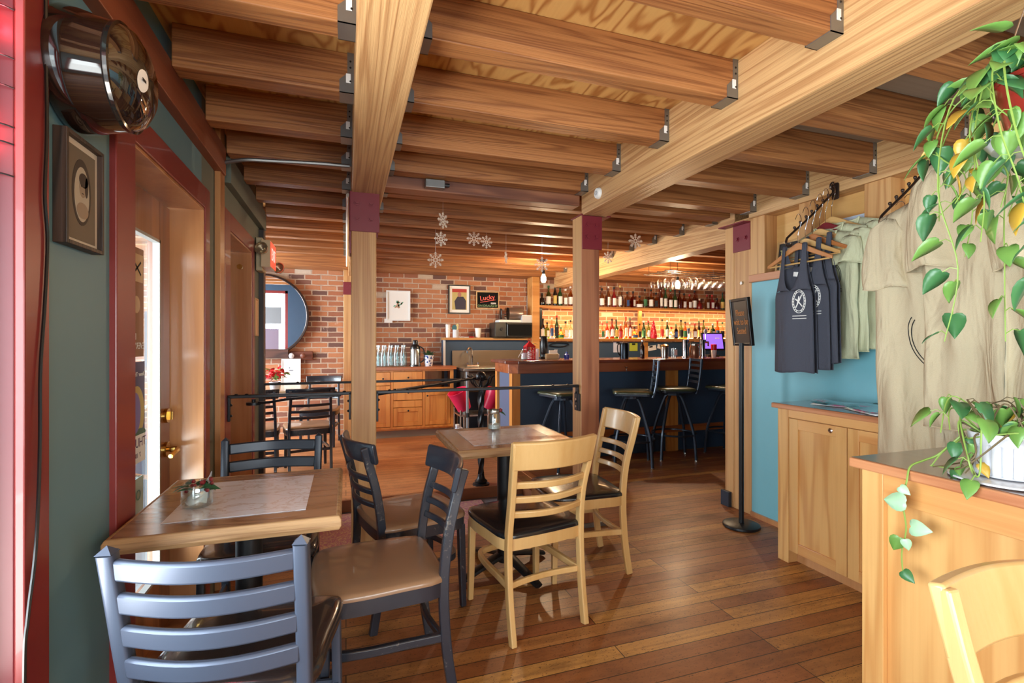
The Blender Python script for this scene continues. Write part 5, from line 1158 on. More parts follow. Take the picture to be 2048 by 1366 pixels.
def flake_mesh():
    m=MB()
    for k in range(8):
        M=Matrix.Rotation(R(45*k),4,'Y')
        m.box(-.003,.003,-.0025,.0025,.010,.075,M)
        for s in (-1,1):
            for zz,L in ((.032,.020),(.05,.020)):
                m.box(-.002,.002,-.002,.002,0,L,M@Matrix.Translation((0,0,zz))@Matrix.Rotation(s*R(48),4,'Y'))
        m.box(-.008,.008,-.002,.002,-.008,.008,M@Matrix.Translation((0,0,.070))@Matrix.Rotation(R(45),4,'Y'))
    m.tube([(.02*math.cos(2*PI*k/16),0,.02*math.sin(2*PI*k/16)) for k in range(16)],.003,5,closed=True)
    return m
fm=plain('white glitter plastic',lin(250,238,220),.4)
SN=[(886,441,60,.8,'highest of the hanging snowflakes, turned half sideways'),(882,478,35,.8,'snowflake hanging just under the highest one'),(948,477,10,.9,'left of the pair of snowflakes in the middle'),(973,484,30,.8,'right of the pair of snowflakes in the middle'),(1012,515,78,.8,'snowflake seen almost edge on'),(871,520,5,.95,'lowest snowflake at the left of the group'),(1084,529,0,.95,'snowflake just above the left glowing bulb'),(1271,482,15,.9,'snowflake between the reddish post and the doubled post'),(1216,515,25,.8,'faint low snowflake just right of the reddish post')]
proto=None
for k,(px,py,rz,sc,lb) in enumerate(SN):
    Y={886:3.72,882:4.2,1271:4.05}.get(px,4.6); X=wv(px,Y); Z=1.28+(683-py)/985*(X*math.sin(R(18.63))+Y*math.cos(R(18.63)))
    lab='white '+lb if not lb.startswith(('highest','left','right','lowest','faint')) else lb+' in white'
    t=T('snowflake',lab,'snowflake',(X,Y,Z),R(rz-20),'hanging snowflakes')
    if proto is None: proto=flake_mesh().build('flake',fm,t); o=proto; o.scale=(sc,)*3
    else: o=proto.copy(); C.objects.link(o); o.parent=t; o.scale=(sc,)*3
    MB().cyl((0,0,.06),(0,0,2.44-Z if not any(abs(Y-yy-.045)<.05 for yy in backr) else 2.28-Z),.0006,4).build('thread',Mt['paper'],t)
t=T('smoke_detector','white round detector disc on the side of the fir beam by the middle post','detector',(1.53,2.80,2.225)); MB().lathe([(.001,-.022),(.03,-.02),(.036,-.008),(.036,0)],24,Matrix.Rotation(R(90),4,'Y'),cap=False).build('cover',Mt['plasticw'],t,smooth=True)
MB().lathe([(.012,-.024),(.014,-.024),(.014,-.02)],16,Matrix.Rotation(R(90),4,'Y'),cap=False).build('vent_ring',Mt['grey'],t)
t=T('junction_box','small grey junction box on the rough dark cross beam','box',(.52,3.03,2.25)); MB().box(-.06,.06,-.02,.035,-.025,.025).build('body',Mt['galv'],t,bevel=.004); MB().cyl((.06,0,0),(.09,0,0),.012,8).build('connector',Mt['blackmet'],t)
# ------------------------------------------------ cabinets on the right
def panel_face(par,nm,X,y0,y1,z0,z1,fw=.058,mat_s=None,mat_r=None):
    """frame and panel door facing -x at plane X"""
    mat_s=mat_s or Mt['cab_z']
    o=bx(nm,(X-.008,X-.002,y0+fw-.004,y1-fw+.004,z0+fw-.004,z1-fw+.004),mat_s,par)
    for a_,b_ in ((y0,y0+fw),(y1-fw,y1)): bx('door_stile',(X-.018,X,a_,b_,z0,z1),mat_s,o,bevel=.002)
    for a_,b_ in ((z0,z0+fw),(z1-fw,z1)): bx('door_rail',(X-.0178,X,y0+fw,y1-fw,a_,b_),Mt['cab_y'],o,bevel=.002)
    return o
t=T('cupboard','fir cupboard with panel doors along the teal wall under the hanging shirts','cabinet',(0,0,0))
XF=2.44
m=MB(); m.box(XF,2.82,1.16,2.255,.09,.888); m.build('carcass',Mt['cab_z'],t)
m=MB(); m.box(XF+.05,2.80,1.16,2.24,0,.09); m.build('toe_kick',Mt['jamb_z'],t)
m=MB(); m.box(XF-.02,XF+.05,2.185,2.258,0,.888); m.build('corner_post',Mt['cab_z'],t,bevel=.003)
m=MB(); m.box(XF-.019,XF,1.16,2.185,.842,.888); m.build('top_rail',Mt['cab_y'],t,bevel=.002)
for k,(a,b) in enumerate(((1.838,2.182),(1.488,1.832),(1.165,1.482))):
    d=panel_face(t,'door',XF,a,b,.075,.838)
    if k==0:
        q=MB(); q.lathe([(.001,-.008),(.008,-.008),(.013,-.004),(.014,0)],16,Matrix.Translation((XF-.018,1.925,.81))@Matrix.Rotation(R(90),4,'Y')); q.build('lock',Mt['chrome'],d,smooth=True)
m=MB(); m.box(XF-.037,2.828,1.16,2.29,.888,.917); m.build('counter_top',[Mt['edge_y']],t,bevel=.004)
m=MB(); m.box(XF-.030,2.825,1.165,2.283,.9168,.9185); m.build('counter_surface',Mt['counter_y'],t)
t=T('long_counter','blond wood counter cabinet with a dark top in the right foreground','counter',(0,0,0))
XC=1.533
m=MB(); m.box(XC,2.38,-.9,1.085,.0,.888); m.build('carcass',Mt['cab_z'],t)
for a_,b_ in ((1.036,1.10),(.02,.09),(-.9,-.83)): bx('stile',(XC-.018,XC,a_,b_,0,.888),Mt['cab_z'],t,bevel=.002)
for b_ in ((.09,1.036,.808,.888),(-.83,.02,.808,.888),(.09,1.036,0,.09)): bx('rail',(XC-.0178,XC,*b_),Mt['cab_y'],t,bevel=.002)
m=MB(); m.box(XC,XC+.06,1.085,1.10,0,.888); m.box(2.31,2.38,1.085,1.10,0,.888); m.box(XC+.06,2.31,1.085,1.0995,.81,.888); m.build('end_frame',Mt['cab_z'],t,bevel=.002)
m=MB(); m.box(1.497,2.40,-.9,1.130,.888,.917); m.build('counter_top',Mt['edge_y'],t,bevel=.005)
m=MB(); m.box(1.503,2.395,-.9,1.124,.9165,.919); m.build('counter_surface',Mt['counter_y'],t)
# magazines
def magazine(label,x,y,rz,c,z):
    t=T('magazine',label,'magazine',(x,y,z),R(rz))
    m=MB(); m.grid(lambda u,v: Vector(((u-.5)*.21,(v-.5)*.28,.004+.010*math.sin(PI*u)+.012*abs(v-.5)**2*4)),10,10); m.build('cover',c,t,smooth=True,solid=.003)
    m=MB(); m.grid(lambda u,v: Vector(((u-.5)*.205,(v-.5)*.275,.001+.006*math.sin(PI*u))),10,4); m.build('pages',Mt['paper'],t,smooth=True,solid=.001)
n=NT('glossy magazine print'); v=n.coords((1,1,1)); n.bsdf({'Base Color':n.ramp(n.noise(v,9,3,.6,1),[(.3,lin(40,70,80)),(.5,lin(110,170,180)),(.6,lin(190,90,130)),(.7,lin(210,220,220))]),'Roughness':.15,'Coat Weight':.7}); Mt['mag']=n.m
magazine('open glossy magazine at the teal wall on the cupboard',2.66,2.03,20,Mt['mag'],.9205); magazine('curled glossy magazine nearer the tan shirts on the cupboard',2.57,1.77,-25,Mt['mag'],.9205)
# ------------------------------------------------ floor sign
t=T('sign_stand','black pole sign stand with a small framed notice in front of the teal wall','sign',(2.595,2.725,0))
lathe_obj('base',[(.001,0),(.118,0),(.122,.006),(.120,.018),(.112,.022),(.03,.025),(.001,.026)],Mt['blackmet'],t)
MB().cyl((0,0,.02),(0,0,1.27),.0165,16).build('pole',Mt['blackmet'],t,smooth=True)
hd=Matrix.Translation((0,0,1.415))@Matrix.Rotation(math.atan2(-.97,-.23),4,'Z')@Matrix.Rotation(R(6),4,'X')
# local x runs along the panel, local -y is the readable face
m=MB()
for b in ((-.115,-.095,-.165,.165),(.095,.115,-.165,.165),(-.095,.095,-.165,-.145),(-.095,.095,.145,.165)): m.box(b[0],b[1],-.012,.012,b[2],b[3],hd)
m.build('sign_frame',Mt['plasticb'],t,bevel=.003); m=MB(); m.box(-.095,.095,-.003,.010,-.145,.145,hd); m.build('sign_board',plain('dark brown board',lin(66,54,46),.4),t)
tx=text('lettering','Please\nwait to be\nSeated',.05,plain('copper lettering',lin(190,120,60),.5),t,(0,0,0),(0,0,0),.0005,sx=.9)
tx.matrix_local=hd@Matrix.Translation((0,-.0045,.0))@Matrix.Rotation(R(90),4,'X')@Matrix.Diagonal((.85,1.25,1,1))
# ------------------------------------------------ garment racks (waterfall arms)
def arm(label,y,xw=2.80,xe=2.41,zw=2.175,ze=1.875,n_=7):
    t=T('garment_rack',label,'garment rack',(0,0,0))
    m=MB(); m.prism(rrect(.045,.10,.012,3),.008,Matrix.Translation((xw,y,zw+.01))@Matrix.Rotation(R(-90),4,'Y')@Matrix.Rotation(R(90),4,'Z')); m.build('wall_plate',Mt['rack_iron'],t,bevel=.002)
    m=MB(); m.tube([(xw-.012+.0*k-(.026*math.sin(k*.5))*(1-k/20)-.012, y, zw+.035+.026*math.cos(k*.5)*(1-k/20)) for k in range(17)],.0055,6); m.build('scroll',Mt['rack_iron'],t,smooth=True)
    path=spline([(xw-.008,y,zw+.01),(xw-.03,y,zw-.005),((xw+xe)/2,y,(zw+ze)/2),(xe+.03,y,ze+.022),(xe+.004,y,ze-.004),(xe,y,ze-.03),(xe+.018,y,ze-.045),(xe+.038,y,ze-.035),(xe+.036,y,ze-.018)],6)
    MB().tube(path,.0065,8).build('arm_bar',Mt['rack_iron'],t,smooth=True)
    for k in range(n_):
        f_=.10+.80*k/(n_-1); x=xw-.03+(xe-xw+.06)*f_; z=zw-.005+(ze-zw+.03)*f_
        q=MB(); q.sphere((x,y,z+.015),.0085,10); q.cyl((x,y,z),(x,y,z+.01),.004,6); q.build('ball_stop',Mt['rack_iron'],t,smooth=True)
    return t
arm('dark iron scroll rack arm carrying the tank tops',2.19); arm('dark iron scroll rack arm holding bright hooks left of the big tan shirts',1.66); arm('dark iron rack arm behind the leftmost big tan shirt',1.375,xe=2.315,ze=1.985); arm('dark iron rack arm behind the middle big tan shirt',1.125,xe=2.205,ze=2.115); arm('dark iron rack arm behind the furthest right tan shirt',.80,xe=2.08,ze=2.055)
def hanger_obj(label,loc,rz,mat,bar=True,w=.215,hook_h=.07,tilt=0):
    t=T('clothes_hanger',label,'hanger',loc,rz); t.rotation_euler=(0,R(tilt),rz)
    top=spline([(-w,0,-.105),(-w*.6,0,-.062),(-w*.22,0,-.018),(0,0,0),(w*.22,0,-.018),(w*.6,0,-.062),(w,0,-.105)],5)
    n_=len(top); m=MB(); vs=[]
    for i,p in enumerate(top):
        s=1-abs(2*i/(n_-1)-1); h=.020+.022*s
        vs+=[(p.x,-.006,p.z-h),(p.x,.006,p.z-h),(p.x,.006,p.z),(p.x,-.006,p.z)]
    m.add(vs,[(4*i+j,4*i+(j+1)%4,4*i+4+(j+1)%4,4*i+4+j) for i in range(n_-1) for j in range(4)]+[(0,1,2,3),tuple(4*(n_-1)+j for j in range(4))])
    m.build('shoulder_piece',mat,t,bevel=.003,smooth=True,ang=50)
    if bar: MB().cyl((-w*.93,0,-.118),(w*.93,0,-.118),.005,8).build('bar',Mt['hang_lt'],t,smooth=True)
    h=hook_h
    MB().tube(spline([(0,0,-.005),(0,0,h*.35),(.012,0,h*.6),(.022,0,h*.85),(.012,0,h*1.12),(-.006,0,h*1.15),(-.018,0,h*.98)],4),.0018,6).build('hook',Mt['chrome'],t,smooth=True)
    return t
def tee(label,mat,loc,rz,W,Lz,dep=.05,seed=0,slope=.32,sl=.20,arcs=False,name='tee_shirt',logo=False,cat='shirt',hemtilt=0):
    """T shirt; local x across, front is -y, origin at the neck; hangs down Lz"""
    rnd=random.Random(seed); ph=[rnd.uniform(0,6.28) for _ in range(6)]
    t=T(name,label,cat,loc,rz); NK=.085
    def ztop(x,front):
        z=-slope*abs(x)
        if abs(x)<NK: z=-slope*NK-(.075 if front else .018)*math.sqrt(max(0,1-(x/NK)**2))
        return z
    def surf(x,v,front):
        zt=ztop(x,front); z=-Lz+hemtilt*x+v*(zt+Lz-hemtilt*x)
        edge=math.sqrt(max(0,1-(x/W)**2)); close=math.sqrt(max(0,1-max(0,(v-.62)/.38)**2.2))*.92+.08
        d=dep*edge*close*(1.0-.25*(1-v))
        q=math.sin(x*13+ph[2]+v*2.6); fold=(math.sin(x*24+ph[0]+v*3.0+q*.9)*.6+math.sin(x*43+ph[1]-v*3.4)*.28+q*.55)*.050*(1.12-v)**.6*edge**.5+.006*math.sin(v*17+x*22+ph[4])*(1-v)
        return Vector((x*(1-.05*(1-v)*math.sin(v*3)),(-d if front else d)+fold+.012*math.sin(v*3+ph[3]),z))
    NU=56
    def g(u,v):
        a=2*PI*u; x=W*math.cos(a); return surf(x,v,math.sin(a)<0)
    m=MB(); m.grid(g,NU,26,cu=True); m.build('body',mat,t,smooth=True,ang=180,solid=.0015)
    # collar
    for fr in (True,False):
        pts=[surf(NK*math.cos(PI*k/14)*1.02,1,fr)+Vector((0,(-.002 if fr else .002),.002)) for k in range(15)]
        MB().tube(pts,.006,6).build('collar',mat,t,smooth=True)
    for s in (-1,1):
        p0=Vector((s*(W-.055),0,-slope*W+.012)); ang0=R(76+rnd.uniform(-4,4)); yaw=rnd.uniform(-.2,.1)
        def sf(u,v,s=s,p0=p0,ang0=ang0,yaw=yaw):
            a=2*PI*u; L=sl*v; an=ang0+R(16)*v
            c=p0+Vector((s*math.cos(an)*L,yaw*L*.5-.012,-math.sin(an)*L-.02))
            hh=(.062+.040*v)*min(1,.35+v*4); ww=(.030+.030*v)*min(1,.4+v*4)
            lx=math.sin(an); lz=math.cos(an)
            q=math.cos(a)*hh; w_=math.sin(a)*ww*(1+.25*math.sin(3*a+ph[4]))+.006*math.sin(5*a+4*v)
            return c+Vector((s*q*lx,w_+.010*math.sin(q*60+ph[5]+v*3)*v,q*lz+.008*math.sin(q*38+ph[3])*v))
        m=MB(); m.grid(sf,24,12,cu=True); m.build('sleeve',mat,t,smooth=True,ang=180,solid=.0018)
        pts=[sf(k/24,1) for k in range(24)]; MB().tube(pts,.0032,5,closed=True).build('hem',mat,t,smooth=True)
    m=MB()
    pts=[surf(W*math.cos(2*PI*k/56),0,math.sin(2*PI*k/56)<0) for k in range(56)]
    m.tube(pts,.003,5,closed=True); m.build('hem',mat,t,smooth=True)
    if arcs:
        for r_ in (.19,.205):
            pts=[surf(.12-r_*math.cos(R(a)),.50-.55*r_*math.sin(R(a))/Lz*1.6,True)+Vector((0,-.0025,0)) for a in range(-25,52,6)]
            MB().tube(pts,.0018,5).build('print_line',Mt['ink'],t)
    if logo:
        for rx,rz_ in ((.045,.062),(.036,.052)):
            pts=[surf(.07+rx*math.cos(2*PI*k/24),.66+rz_*math.sin(2*PI*k/24)/Lz,True)+Vector((0,-.002,0)) for k in range(24)]
            MB().tube(pts,.0018,5,closed=True).build('print_ring',Mt['ink'],t)
        for dz in (-.085,-.10):
            pts=[surf(.03+.08*k/6,.66+dz/Lz,True)+Vector((0,-.002,0)) for k in range(7)]; MB().tube(pts,.0022,5).build('print_line',Mt['ink'],t)
    return t
def tank(label,mat,loc,rz,W,Lz,seed=0,logo=True):
    rnd=random.Random(seed); ph=[rnd.uniform(0,6.28) for _ in range(4)]
    t=T('tank_top',label,'tank top',loc,rz)
    xs_i,xs_o=.056,.082   # strap inner and outer x at the top
    def neck(z,front): # inner half opening as function of depth below the top
        zd=.27 if front else .13
        k=min(1,-z/zd); return xs_i*math.sqrt(max(0,1-k**2.2))
    def arm_(z):
        k=min(1,-z/.30); return xs_o+(W-xs_o)*k**2.6 if k<1 else W*(1+.05*min(1,(-z-.30)/.4))
    def depth(x,z,front):
        w=arm_(z); e=math.sqrt(max(0,1-(x/(w+1e-6))**2)); base=.006+.026*min(1,-z/.22)
        return (-base if front else base)*(.35+.65*e)+(math.sin(x*30+ph[0]+z*3)*.6+math.sin(x*15+ph[1]))*.009*min(1,-z/.4)
    for front in (True,False):
        m=MB(); zd=.27 if front else .13
        for s in (-1,1):
            def g(u,v,s=s): 
                z=-zd*v; a=neck(z,front); b=arm_(z); x=a+(b-a)*u; return Vector((s*x,depth(s*x,z,front),z+.004*math.sin(u*PI)))
            m.grid(g,6,16)
        def g2(u,v):
            z=-zd-(Lz-zd)*v; b=arm_(z); x=-b+2*b*u; return Vector((x,depth(x,z,front),z+(.006*math.cos(x*25+ph[2]) if v>.98 else 0)))
        m.grid(g2,28,24); m.build('front_panel' if front else 'back_panel',mat,t,smooth=True,ang=180,solid=.002)
    def surf(x,z): return Vector((x,depth(x,z,True)-.0028,z))
    if logo:
        cx,cz=.055,-.335
        for rx,rz_ in ((.037,.066),(.029,.055)):
            MB().tube([surf(cx+rx*math.cos(2*PI*k/28),cz+rz_*math.sin(2*PI*k/28)) for k in range(28)],.0018,5,closed=True).build('print_ring',Mt['paper'],t)
        for (a,b) in (((-.018,-.035),(.016,.038)),((.018,-.030),(-.004,.0)),((-.004,.0),(-.020,.015)),((-.010,-.02),(.0,.03))):
            MB().tube([surf(cx+a[0]+(b[0]-a[0])*k/5,cz+a[1]+(b[1]-a[1])*k/5) for k in range(6)],.0036,5).build('print_mark',Mt['paper'],t)
        for k in range(22):
            if k in (5,6,16,17): continue
            a=2*PI*k/22; p=surf(cx+.033*math.cos(a),cz+.0605*math.sin(a)); m=MB(); m.sphere(p,.0035,5); m.build('print_mark',Mt['paper'],t)
        for dz in (-.085,-.100): MB().tube([surf(cx-.035+.075*k/6,cz+dz+.002) for k in range(7)],.0022,5).build('print_line',Mt['paper'],t)
    m=MB(); m.prism([(-.018,-.02),(.014,-.026),(.02,.0),(-.014,.006)],.001,Matrix.Translation((-.005,depth(0,-.15,False)-.006,-.16))@Matrix.Rotation(R(90),4,'X')); m.build('neck_label',Mt['paper'],t)
    return t
# arm 1: hangers run parallel to the wall. local x = world -y when rz=-90, front (-y local) = -x world
RZ=R(-90)
A1=[(2.50,1.855,'hang_or'),(2.557,1.885,'hang_lt'),(2.612,1.915,'hang_or'),(2.667,1.95,'hang_lt'),(2.715,1.99,'hang_red'),(2.765,2.03,'hang_lt')]
HL=['orange brown hanger nearest the front of the tank top rack','pale hanger second on the tank top rack','amber hanger third on the tank top rack','pale hanger fourth on the tank top rack','dark wine red hanger on the tank top rack','pale hanger nearest the wall on the tank top rack']
for (x,z,mm),lb in zip(A1,HL): hanger_obj(lb,(x,2.19,z),RZ,Mt[mm],hook_h=max(.02,(1.875+(x-2.41)*.769+.0)-z+.055))
tank('charcoal tank top with a round white emblem, front of the rack',Mt['char'],(2.49,2.205,1.845),RZ,.125,.745,1)
tank('second charcoal tank top, mostly behind the front one',Mt['char'],(2.549,2.165,1.87),RZ,.13,.745,2)
tank('third charcoal tank top, between the dark tanks and pale tees',Mt['char'],(2.605,2.145,1.90),RZ,.13,.745,3,logo=False)
tee('pale sage tee with a small black emblem, first behind the tank tops',Mt['sage'],(2.665,2.17,1.945),RZ,.215,.76,.035,5,logo=True,sl=.15)
tee('pale sage tee on the dark wine red hanger',Mt['sage'],(2.715,2.15,1.985),RZ,.215,.76,.02,6,sl=.15)
tee('pale tan tee nearest the wall on the tank top rack',Mt['sage'],(2.765,2.12,2.02),RZ,.22,.78,.02,7,sl=.15)
# arm 2 and 3
for k,x in enumerate((2.48,2.54,2.60,2.66)): hanger_obj('wooden hanger with a bright hook behind the big tan shirt, %s from the front'%ORD[k],(x,1.62,1.86+.04*k),RZ,Mt['hang_lt'] if k%2 else Mt['hang_or'],bar=False,w=.12,hook_h=.07)
tee('long sand tan tee with thin curved black print lines, left of the big shirts',Mt['tan'],(2.335,1.375,1.925),R(-84),.225,1.14,.05,11,arcs=True,sl=.31,slope=.40,hemtilt=.10)
tee('sand tan tee in the middle of the three big shirts, partly behind the vines',Mt['tan'],(2.225,1.125,2.06),R(-86),.235,1.12,.055,12,sl=.38,slope=.42)
tee('sand tan tee furthest right behind the hanging plant',Mt['tan'],(2.10,.80,2.0),R(-84),.24,1.06,.05,15,sl=.36,slope=.42)
for lb,pos in (('pale hanger inside the leftmost big tan shirt',(2.335,1.375,1.945)),('pale hanger inside the middle big tan shirt',(2.225,1.125,2.075)),('pale hanger inside the furthest right tan shirt',(2.10,.80,2.015))):
    hanger_obj(lb,pos,RZ,Mt['hang_lt'],bar=False,w=.15,hook_h=.045)
# ------------------------------------------------ things in the niche
t=T('chalkboard','small chalkboard price sign leaning in the niche behind the hangers','chalkboard',(2.885,2.575,1.766),RZ); t.rotation_euler=(R(-8),0,RZ)
m=MB()
for b in ((-.135,-.12,0,.215),(.12,.135,0,.215),(-.12,.12,0,.015),(-.12,.12,.20,.215)): m.box(b[0],b[1],-.012,.0,b[2],b[3])
m.build('frame',Mt['frame_gold'],t,bevel=.002); bx('board',(-.12,.12,-.006,-.001,.015,.20),Mt['chalk'],t)
text('chalk_writing','TANK TOPS\nT-SHIRTS',.046,plain('yellow chalk',lin(214,204,130),.9),t,(-.108,-.0075,.112),(R(90),0,0),.0004,align='LEFT',sx=1.0)
t=T('canvas_picture','blue seascape canvas standing in the niche behind the red hanger','picture',(2.905,2.17,1.766),RZ)
bx('canvas',(-.17,.17,-.01,.01,0,.27),plain('pale sky paint',lin(206,220,236),.7),t); m=MB(); m.prism([(-.17,0),(.17,0),(.17,.20),(.08,.225),(-.02,.19),(-.17,.21)],.001,Matrix.Translation((0,-.0105,0))@Rx); m.build('painted_sea',plain('sea blue paint',lin(50,110,160),.6,var=.2),t); m=MB(); m.prism([(-.17,.12),(.17,.16),(.17,.175),(-.17,.14)],.001,Matrix.Translation((0,-.0116,0))@Rx); m.build('painted_foam',Mt['paper'],t)
# ------------------------------------------------ plants
def vine(stems,leafs,pts,r,n_leaf,size,rnd,start=.1):
    P=spline(pts,6); stems.tube(P,r,5,scales=[1-.5*i/len(P) for i in range(len(P))])
    for k in range(n_leaf):
        f_=start+(1-start)*(k+rnd.random()*.6)/n_leaf; i=min(len(P)-2,int(f_*(len(P)-1))); p=P[i]
        yaw=rnd.uniform(0,2*PI); L=size*rnd.uniform(.65,1.15)
        off=Vector((math.cos(yaw),math.sin(yaw),rnd.uniform(-.4,.5)))*L*.45; q=p+off
        stems.tube([p,p+off*.5+Vector((0,0,.008)),q],r*.45,4)
        mb=leafs[0] if rnd.random()<.55 else (leafs[1] if rnd.random()<.85 else leafs[2])
        M=rotM(q,yaw-PI/2+rnd.uniform(-.5,.5),rnd.uniform(-1.35,-.35),rnd.uniform(-.6,.6))
        leaf_shape(mb,M,L,L*.72,.25)
def build_plant(t,S_,L_,sm=None):
    S_.build('stems',sm or Mt['stem'],t,smooth=True)
    for mb,nm,mt_ in zip(L_,('leaves','dark_leaves','yellow_leaves'),(Mt['leaf'],Mt['leafdark'],Mt['leafyel'])):
        if mb.v: mb.build(nm,mt_,t,smooth=True,solid=.0008)
PX,PY,PZ=1.58,.70,1.90
t=T('hanging_plant','trailing pothos spilling from a red pot hung in the upper right corner','pot plant',(PX,PY,PZ))
lathe_obj('pot',[(.001,-.13),(.07,-.13),(.095,.0),(.10,.0),(.10,.012),(.09,.012),(.07,-.10)],plain('red glazed pot',lin(150,44,34),.3,coat=.5),t)
lathe_obj('saucer',[(.001,-.15),(.10,-.15),(.115,-.128),(.11,-.128),(.095,-.143)],plain('clear white saucer',lin(214,220,226),.2),t)
lathe_obj('soil',[(.001,-.01),(.092,-.01)],Mt['soil'],t)
for k in range(3):
    a=2*PI*k/3+.4; MB().cyl((.097*math.cos(a),.097*math.sin(a),.0),(0,0,.34),.0018,5).build('hanging_wire',Mt['steel'],t)
random.seed(21); rnd=random.Random(21); S_=MB(); L_=[MB(),MB(),MB()]
for k in range(26):
    a=2*PI*k/26+rnd.uniform(-.1,.1); r0=.08; out=rnd.uniform(.10,.20); drop=rnd.choice((.15,.28,.38,.5,.62)) if math.cos(a-2.4)>-.2 else rnd.uniform(.1,.3)
    pts=[(.03*math.cos(a),.03*math.sin(a),-.01),(r0*math.cos(a),r0*math.sin(a),.05),(out*math.cos(a),out*math.sin(a),.02),((out+.03)*math.cos(a+.2),(out+.03)*math.sin(a+.2),-drop*.35),((out+.0)*math.cos(a+.3)+rnd.uniform(-.03,.03),(out+.0)*math.sin(a+.3)+rnd.uniform(-.03,.03),-drop*.7),((out+.02)*math.cos(a+.2)+rnd.uniform(-.05,.05),(out+.02)*math.sin(a+.2)+rnd.uniform(-.05,.05),-drop)]
    vine(S_,L_,pts,.0026,6+int(drop*17),.064,rnd,.12)
for k in range(26): # crown
    a=rnd.uniform(0,6.28); rr=rnd.uniform(.02,.14); leaf_shape(L_[0] if k%3 else L_[1],rotM((rr*math.cos(a),rr*math.sin(a),.03+rnd.uniform(0,.09)),a-PI/2,rnd.uniform(-.5,.4),rnd.uniform(-.4,.4)),.075,.055,.3)
build_plant(t,S_,L_)
# potted plant on the counter
QX,QY,QZ=1.625,.80,.9195
t=T('potted_plant','trailing pothos in a white fluted pot on the long counter','pot plant',(QX,QY,QZ))
m=MB(); NF=20
prof=[(.001,.014),(.066,.014),(.070,.020),(.073,.06),(.074,.085),(.0765,.10),(.078,.118),(.078,.124),(.072,.124),(.070,.10),(.001,.098)]
def potg(u,v):
    i=v*(len(prof)-1); k=int(i); f_=i-k; a=prof[min(k,len(prof)-1)]; b=prof[min(k+1,len(prof)-1)]; r=a[0]+(b[0]-a[0])*f_; z=a[1]+(b[1]-a[1])*f_
    fl=-.0045*abs(math.sin(NF/2*2*PI*u/1.0))**.6 if .018<z<.092 and r>.06 and v<.5 else 0
    fl=.008*(abs(math.sin(NF/2*2*PI*u))**.45-1)*( 1 if (.018<z<.093 and v<.5) else 0)
    return Vector(((r+fl)*math.cos(2*PI*u),(r+fl)*math.sin(2*PI*u),z))
m.grid(potg,200,40,cu=True); m.build('pot',Mt['ceramic'],t,smooth=True,ang=50)
lathe_obj('saucer',[(.001,0),(.112,0),(.118,.003),(.117,.007),(.108,.0095),(.075,.011),(.001,.011)],Mt['ceramic'],t,seg=40)
lathe_obj('soil',[(.001,.112),(.071,.108)],Mt['soil'],t)
S_=MB(); L_=[MB(),MB(),MB()]; SB=MB(); rnd=random.Random(5); LP=MB()
for k in range(15):
    a=rnd.uniform(0,6.28); r1=rnd.uniform(.06,.11)
    pts=[(.03*math.cos(a),.03*math.sin(a),.10),(.05*math.cos(a),.05*math.sin(a),.15),(r1*math.cos(a+.6),r1*math.sin(a+.6),.15+rnd.uniform(-.01,.07)),((r1+.03)*math.cos(a+1.1),(r1+.03)*math.sin(a+1.1),.13+rnd.uniform(-.05,.07))]
    vine(S_ if k%2 else SB,L_,pts,.0028,3,.062,rnd,.45)
for k in range(9): # bare looped stems at left
    b=rnd.uniform(2.0,3.9); pts=[(.05*math.cos(b),.05*math.sin(b),.12),(.09*math.cos(b),.09*math.sin(b),.13+rnd.uniform(-.02,.05)),(-.10+rnd.uniform(-.03,.03),.03+rnd.uniform(-.04,.08),.06+rnd.uniform(-.03,.06)),(-.085+rnd.uniform(-.03,.03),.05+rnd.uniform(-.04,.08),.015)]
    vine(SB if k%2 else S_,L_,pts,.003,1,.05,rnd,.6)
# the long trailing vine over the counter edge (coordinates relative to the pot)
def rel(x,y,z): return (x-QX,y-QY,z-QZ)
tr=[rel(1.60,.88,1.03),rel(1.575,.925,.965),rel(1.545,.945,.945),rel(1.505,.955,.928),rel(1.482,.950,.89),rel(1.475,.955,.83),rel(1.472,.945,.76),rel(1.470,.955,.69),rel(1.468,.95,.63)]
P=spline(tr,6); S_.tube(P,.0032,6,scales=[1-.45*i/len(P) for i in range(len(P))])
def faceM(loc,tip,nrm):
    y_=Vector(tip).normalized(); z_=Vector(nrm).normalized(); x_=y_.cross(z_).normalized(); z_=x_.cross(y_)
    M=Matrix((x_,y_,z_)).transposed().to_4x4(); M.translation=Vector(loc); return M
for (x,y,z,tip,L,mb) in ((1.462,.955,.875,(0,-.9,-.5),.03,LP),(1.462,.94,.835,(-.1,.95,-.1),.060,LP),(1.460,.925,.775,(-.1,-.9,.1),.052,LP),(1.460,.955,.735,(-.1,.3,-.9),.045,L_[0]),(1.460,.94,.735,(0,-.3,-.9),.03,LP),(1.460,.945,.645,(-.1,-.8,-.5),.036,L_[1])):
    leaf_shape(mb,faceM(rel(x,y,z),tip,(-.85,-.45,.25)),L,L*.85,.15)
t2=t
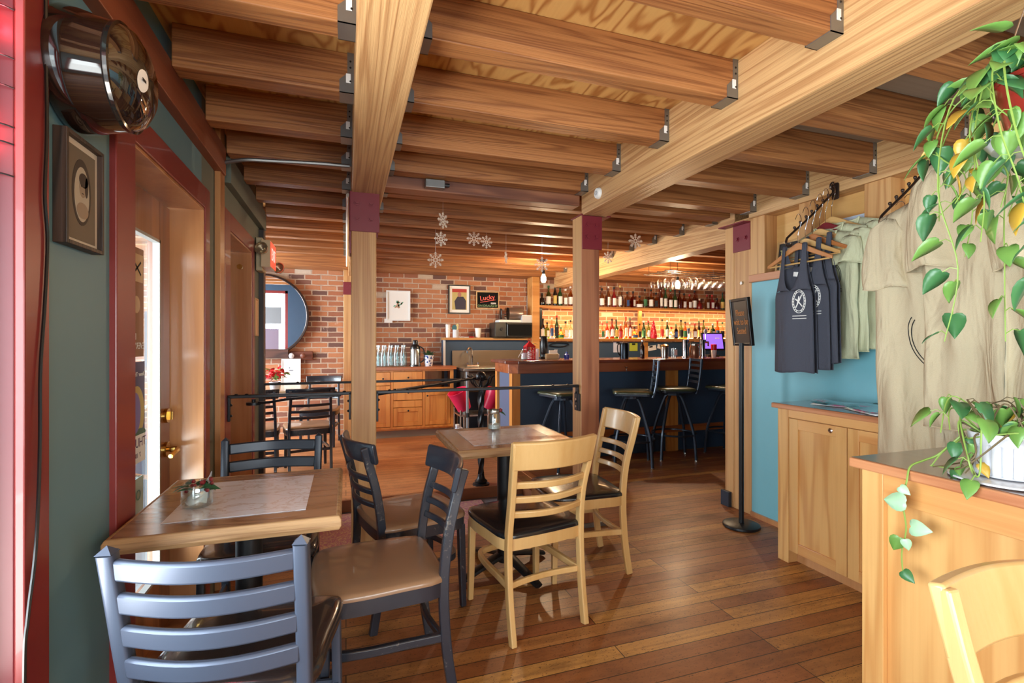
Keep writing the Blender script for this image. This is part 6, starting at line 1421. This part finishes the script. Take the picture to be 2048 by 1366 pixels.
S_.build('stems',Mt['stem'],t,smooth=True); SB.build('woody_stems',Mt['stem_br'],t,smooth=True); LP.build('pale_leaves',Mt['leafpale'],t,smooth=True,solid=.0008)
for mb,nm,mt_ in zip(L_,('leaves','dark_leaves','yellow_leaves'),(Mt['leaf'],Mt['leafdark'],Mt['leafyel'])):
    if mb.v: mb.build(nm,mt_,t,smooth=True,solid=.0008)
sc=bpy.context.scene
cam=bpy.data.cameras.new('camera'); co=bpy.data.objects.new('camera',cam); C.objects.link(co); sc.camera=co
cam.sensor_width=36; cam.lens=36*985/2048; cam.clip_start=.02
co.location=(0,0,1.28); co.rotation_euler=(R(90),0,-R(18.63))
w=bpy.data.worlds.new('World'); sc.world=w; w.use_nodes=True; t=w.node_tree
bg=t.nodes['Background']; bg.inputs[0].default_value=(.80,.90,1,1); bg.inputs[1].default_value=2.2
def area(name,loc,rot,sx,sy,p,col=(1,1,1)):
    l=bpy.data.lights.new(name,'AREA'); l.shape='RECTANGLE'; l.size=sx; l.size_y=sy; l.energy=p; l.color=col
    o=bpy.data.objects.new(name,l); C.objects.link(o); o.location=loc; o.rotation_euler=rot; return o
DAY=(.90,.95,1)
area('daylight_shop_window',(1.1,-2.9,1.1),(R(90),0,0),2.8,1.4,62,(1,.97,.93))
area('daylight_side_window',(-1.7,.1,1.2),(R(90),0,R(-90)),2.6,1.6,100,DAY)
area('joist_uplight_fill',(-1.5,.2,.0),(R(130),0,R(-90)),2.8,1.0,130,(1,.96,.9))  # added upward fill lamp brightening the joist undersides, stands in for bounce
area('daylight_alcove_window',(-2.9,5.85,1.45),(R(90),0,R(-90)),2.1,1.7,170,DAY)
vs=sc.view_settings; vs.view_transform='Standard'; vs.look='None'; vs.gamma=1; vs.exposure=.98
sc.cycles.max_bounces=8; sc.cycles.diffuse_bounces=5; sc.cycles.transparent_max_bounces=24; sc.cycles.glossy_bounces=4
sc.cycles.sample_clamp_indirect=6; sc.cycles.caustics_reflective=False; sc.cycles.caustics_refractive=False
try: sc.cycles.use_denoising=True
except Exception: pass
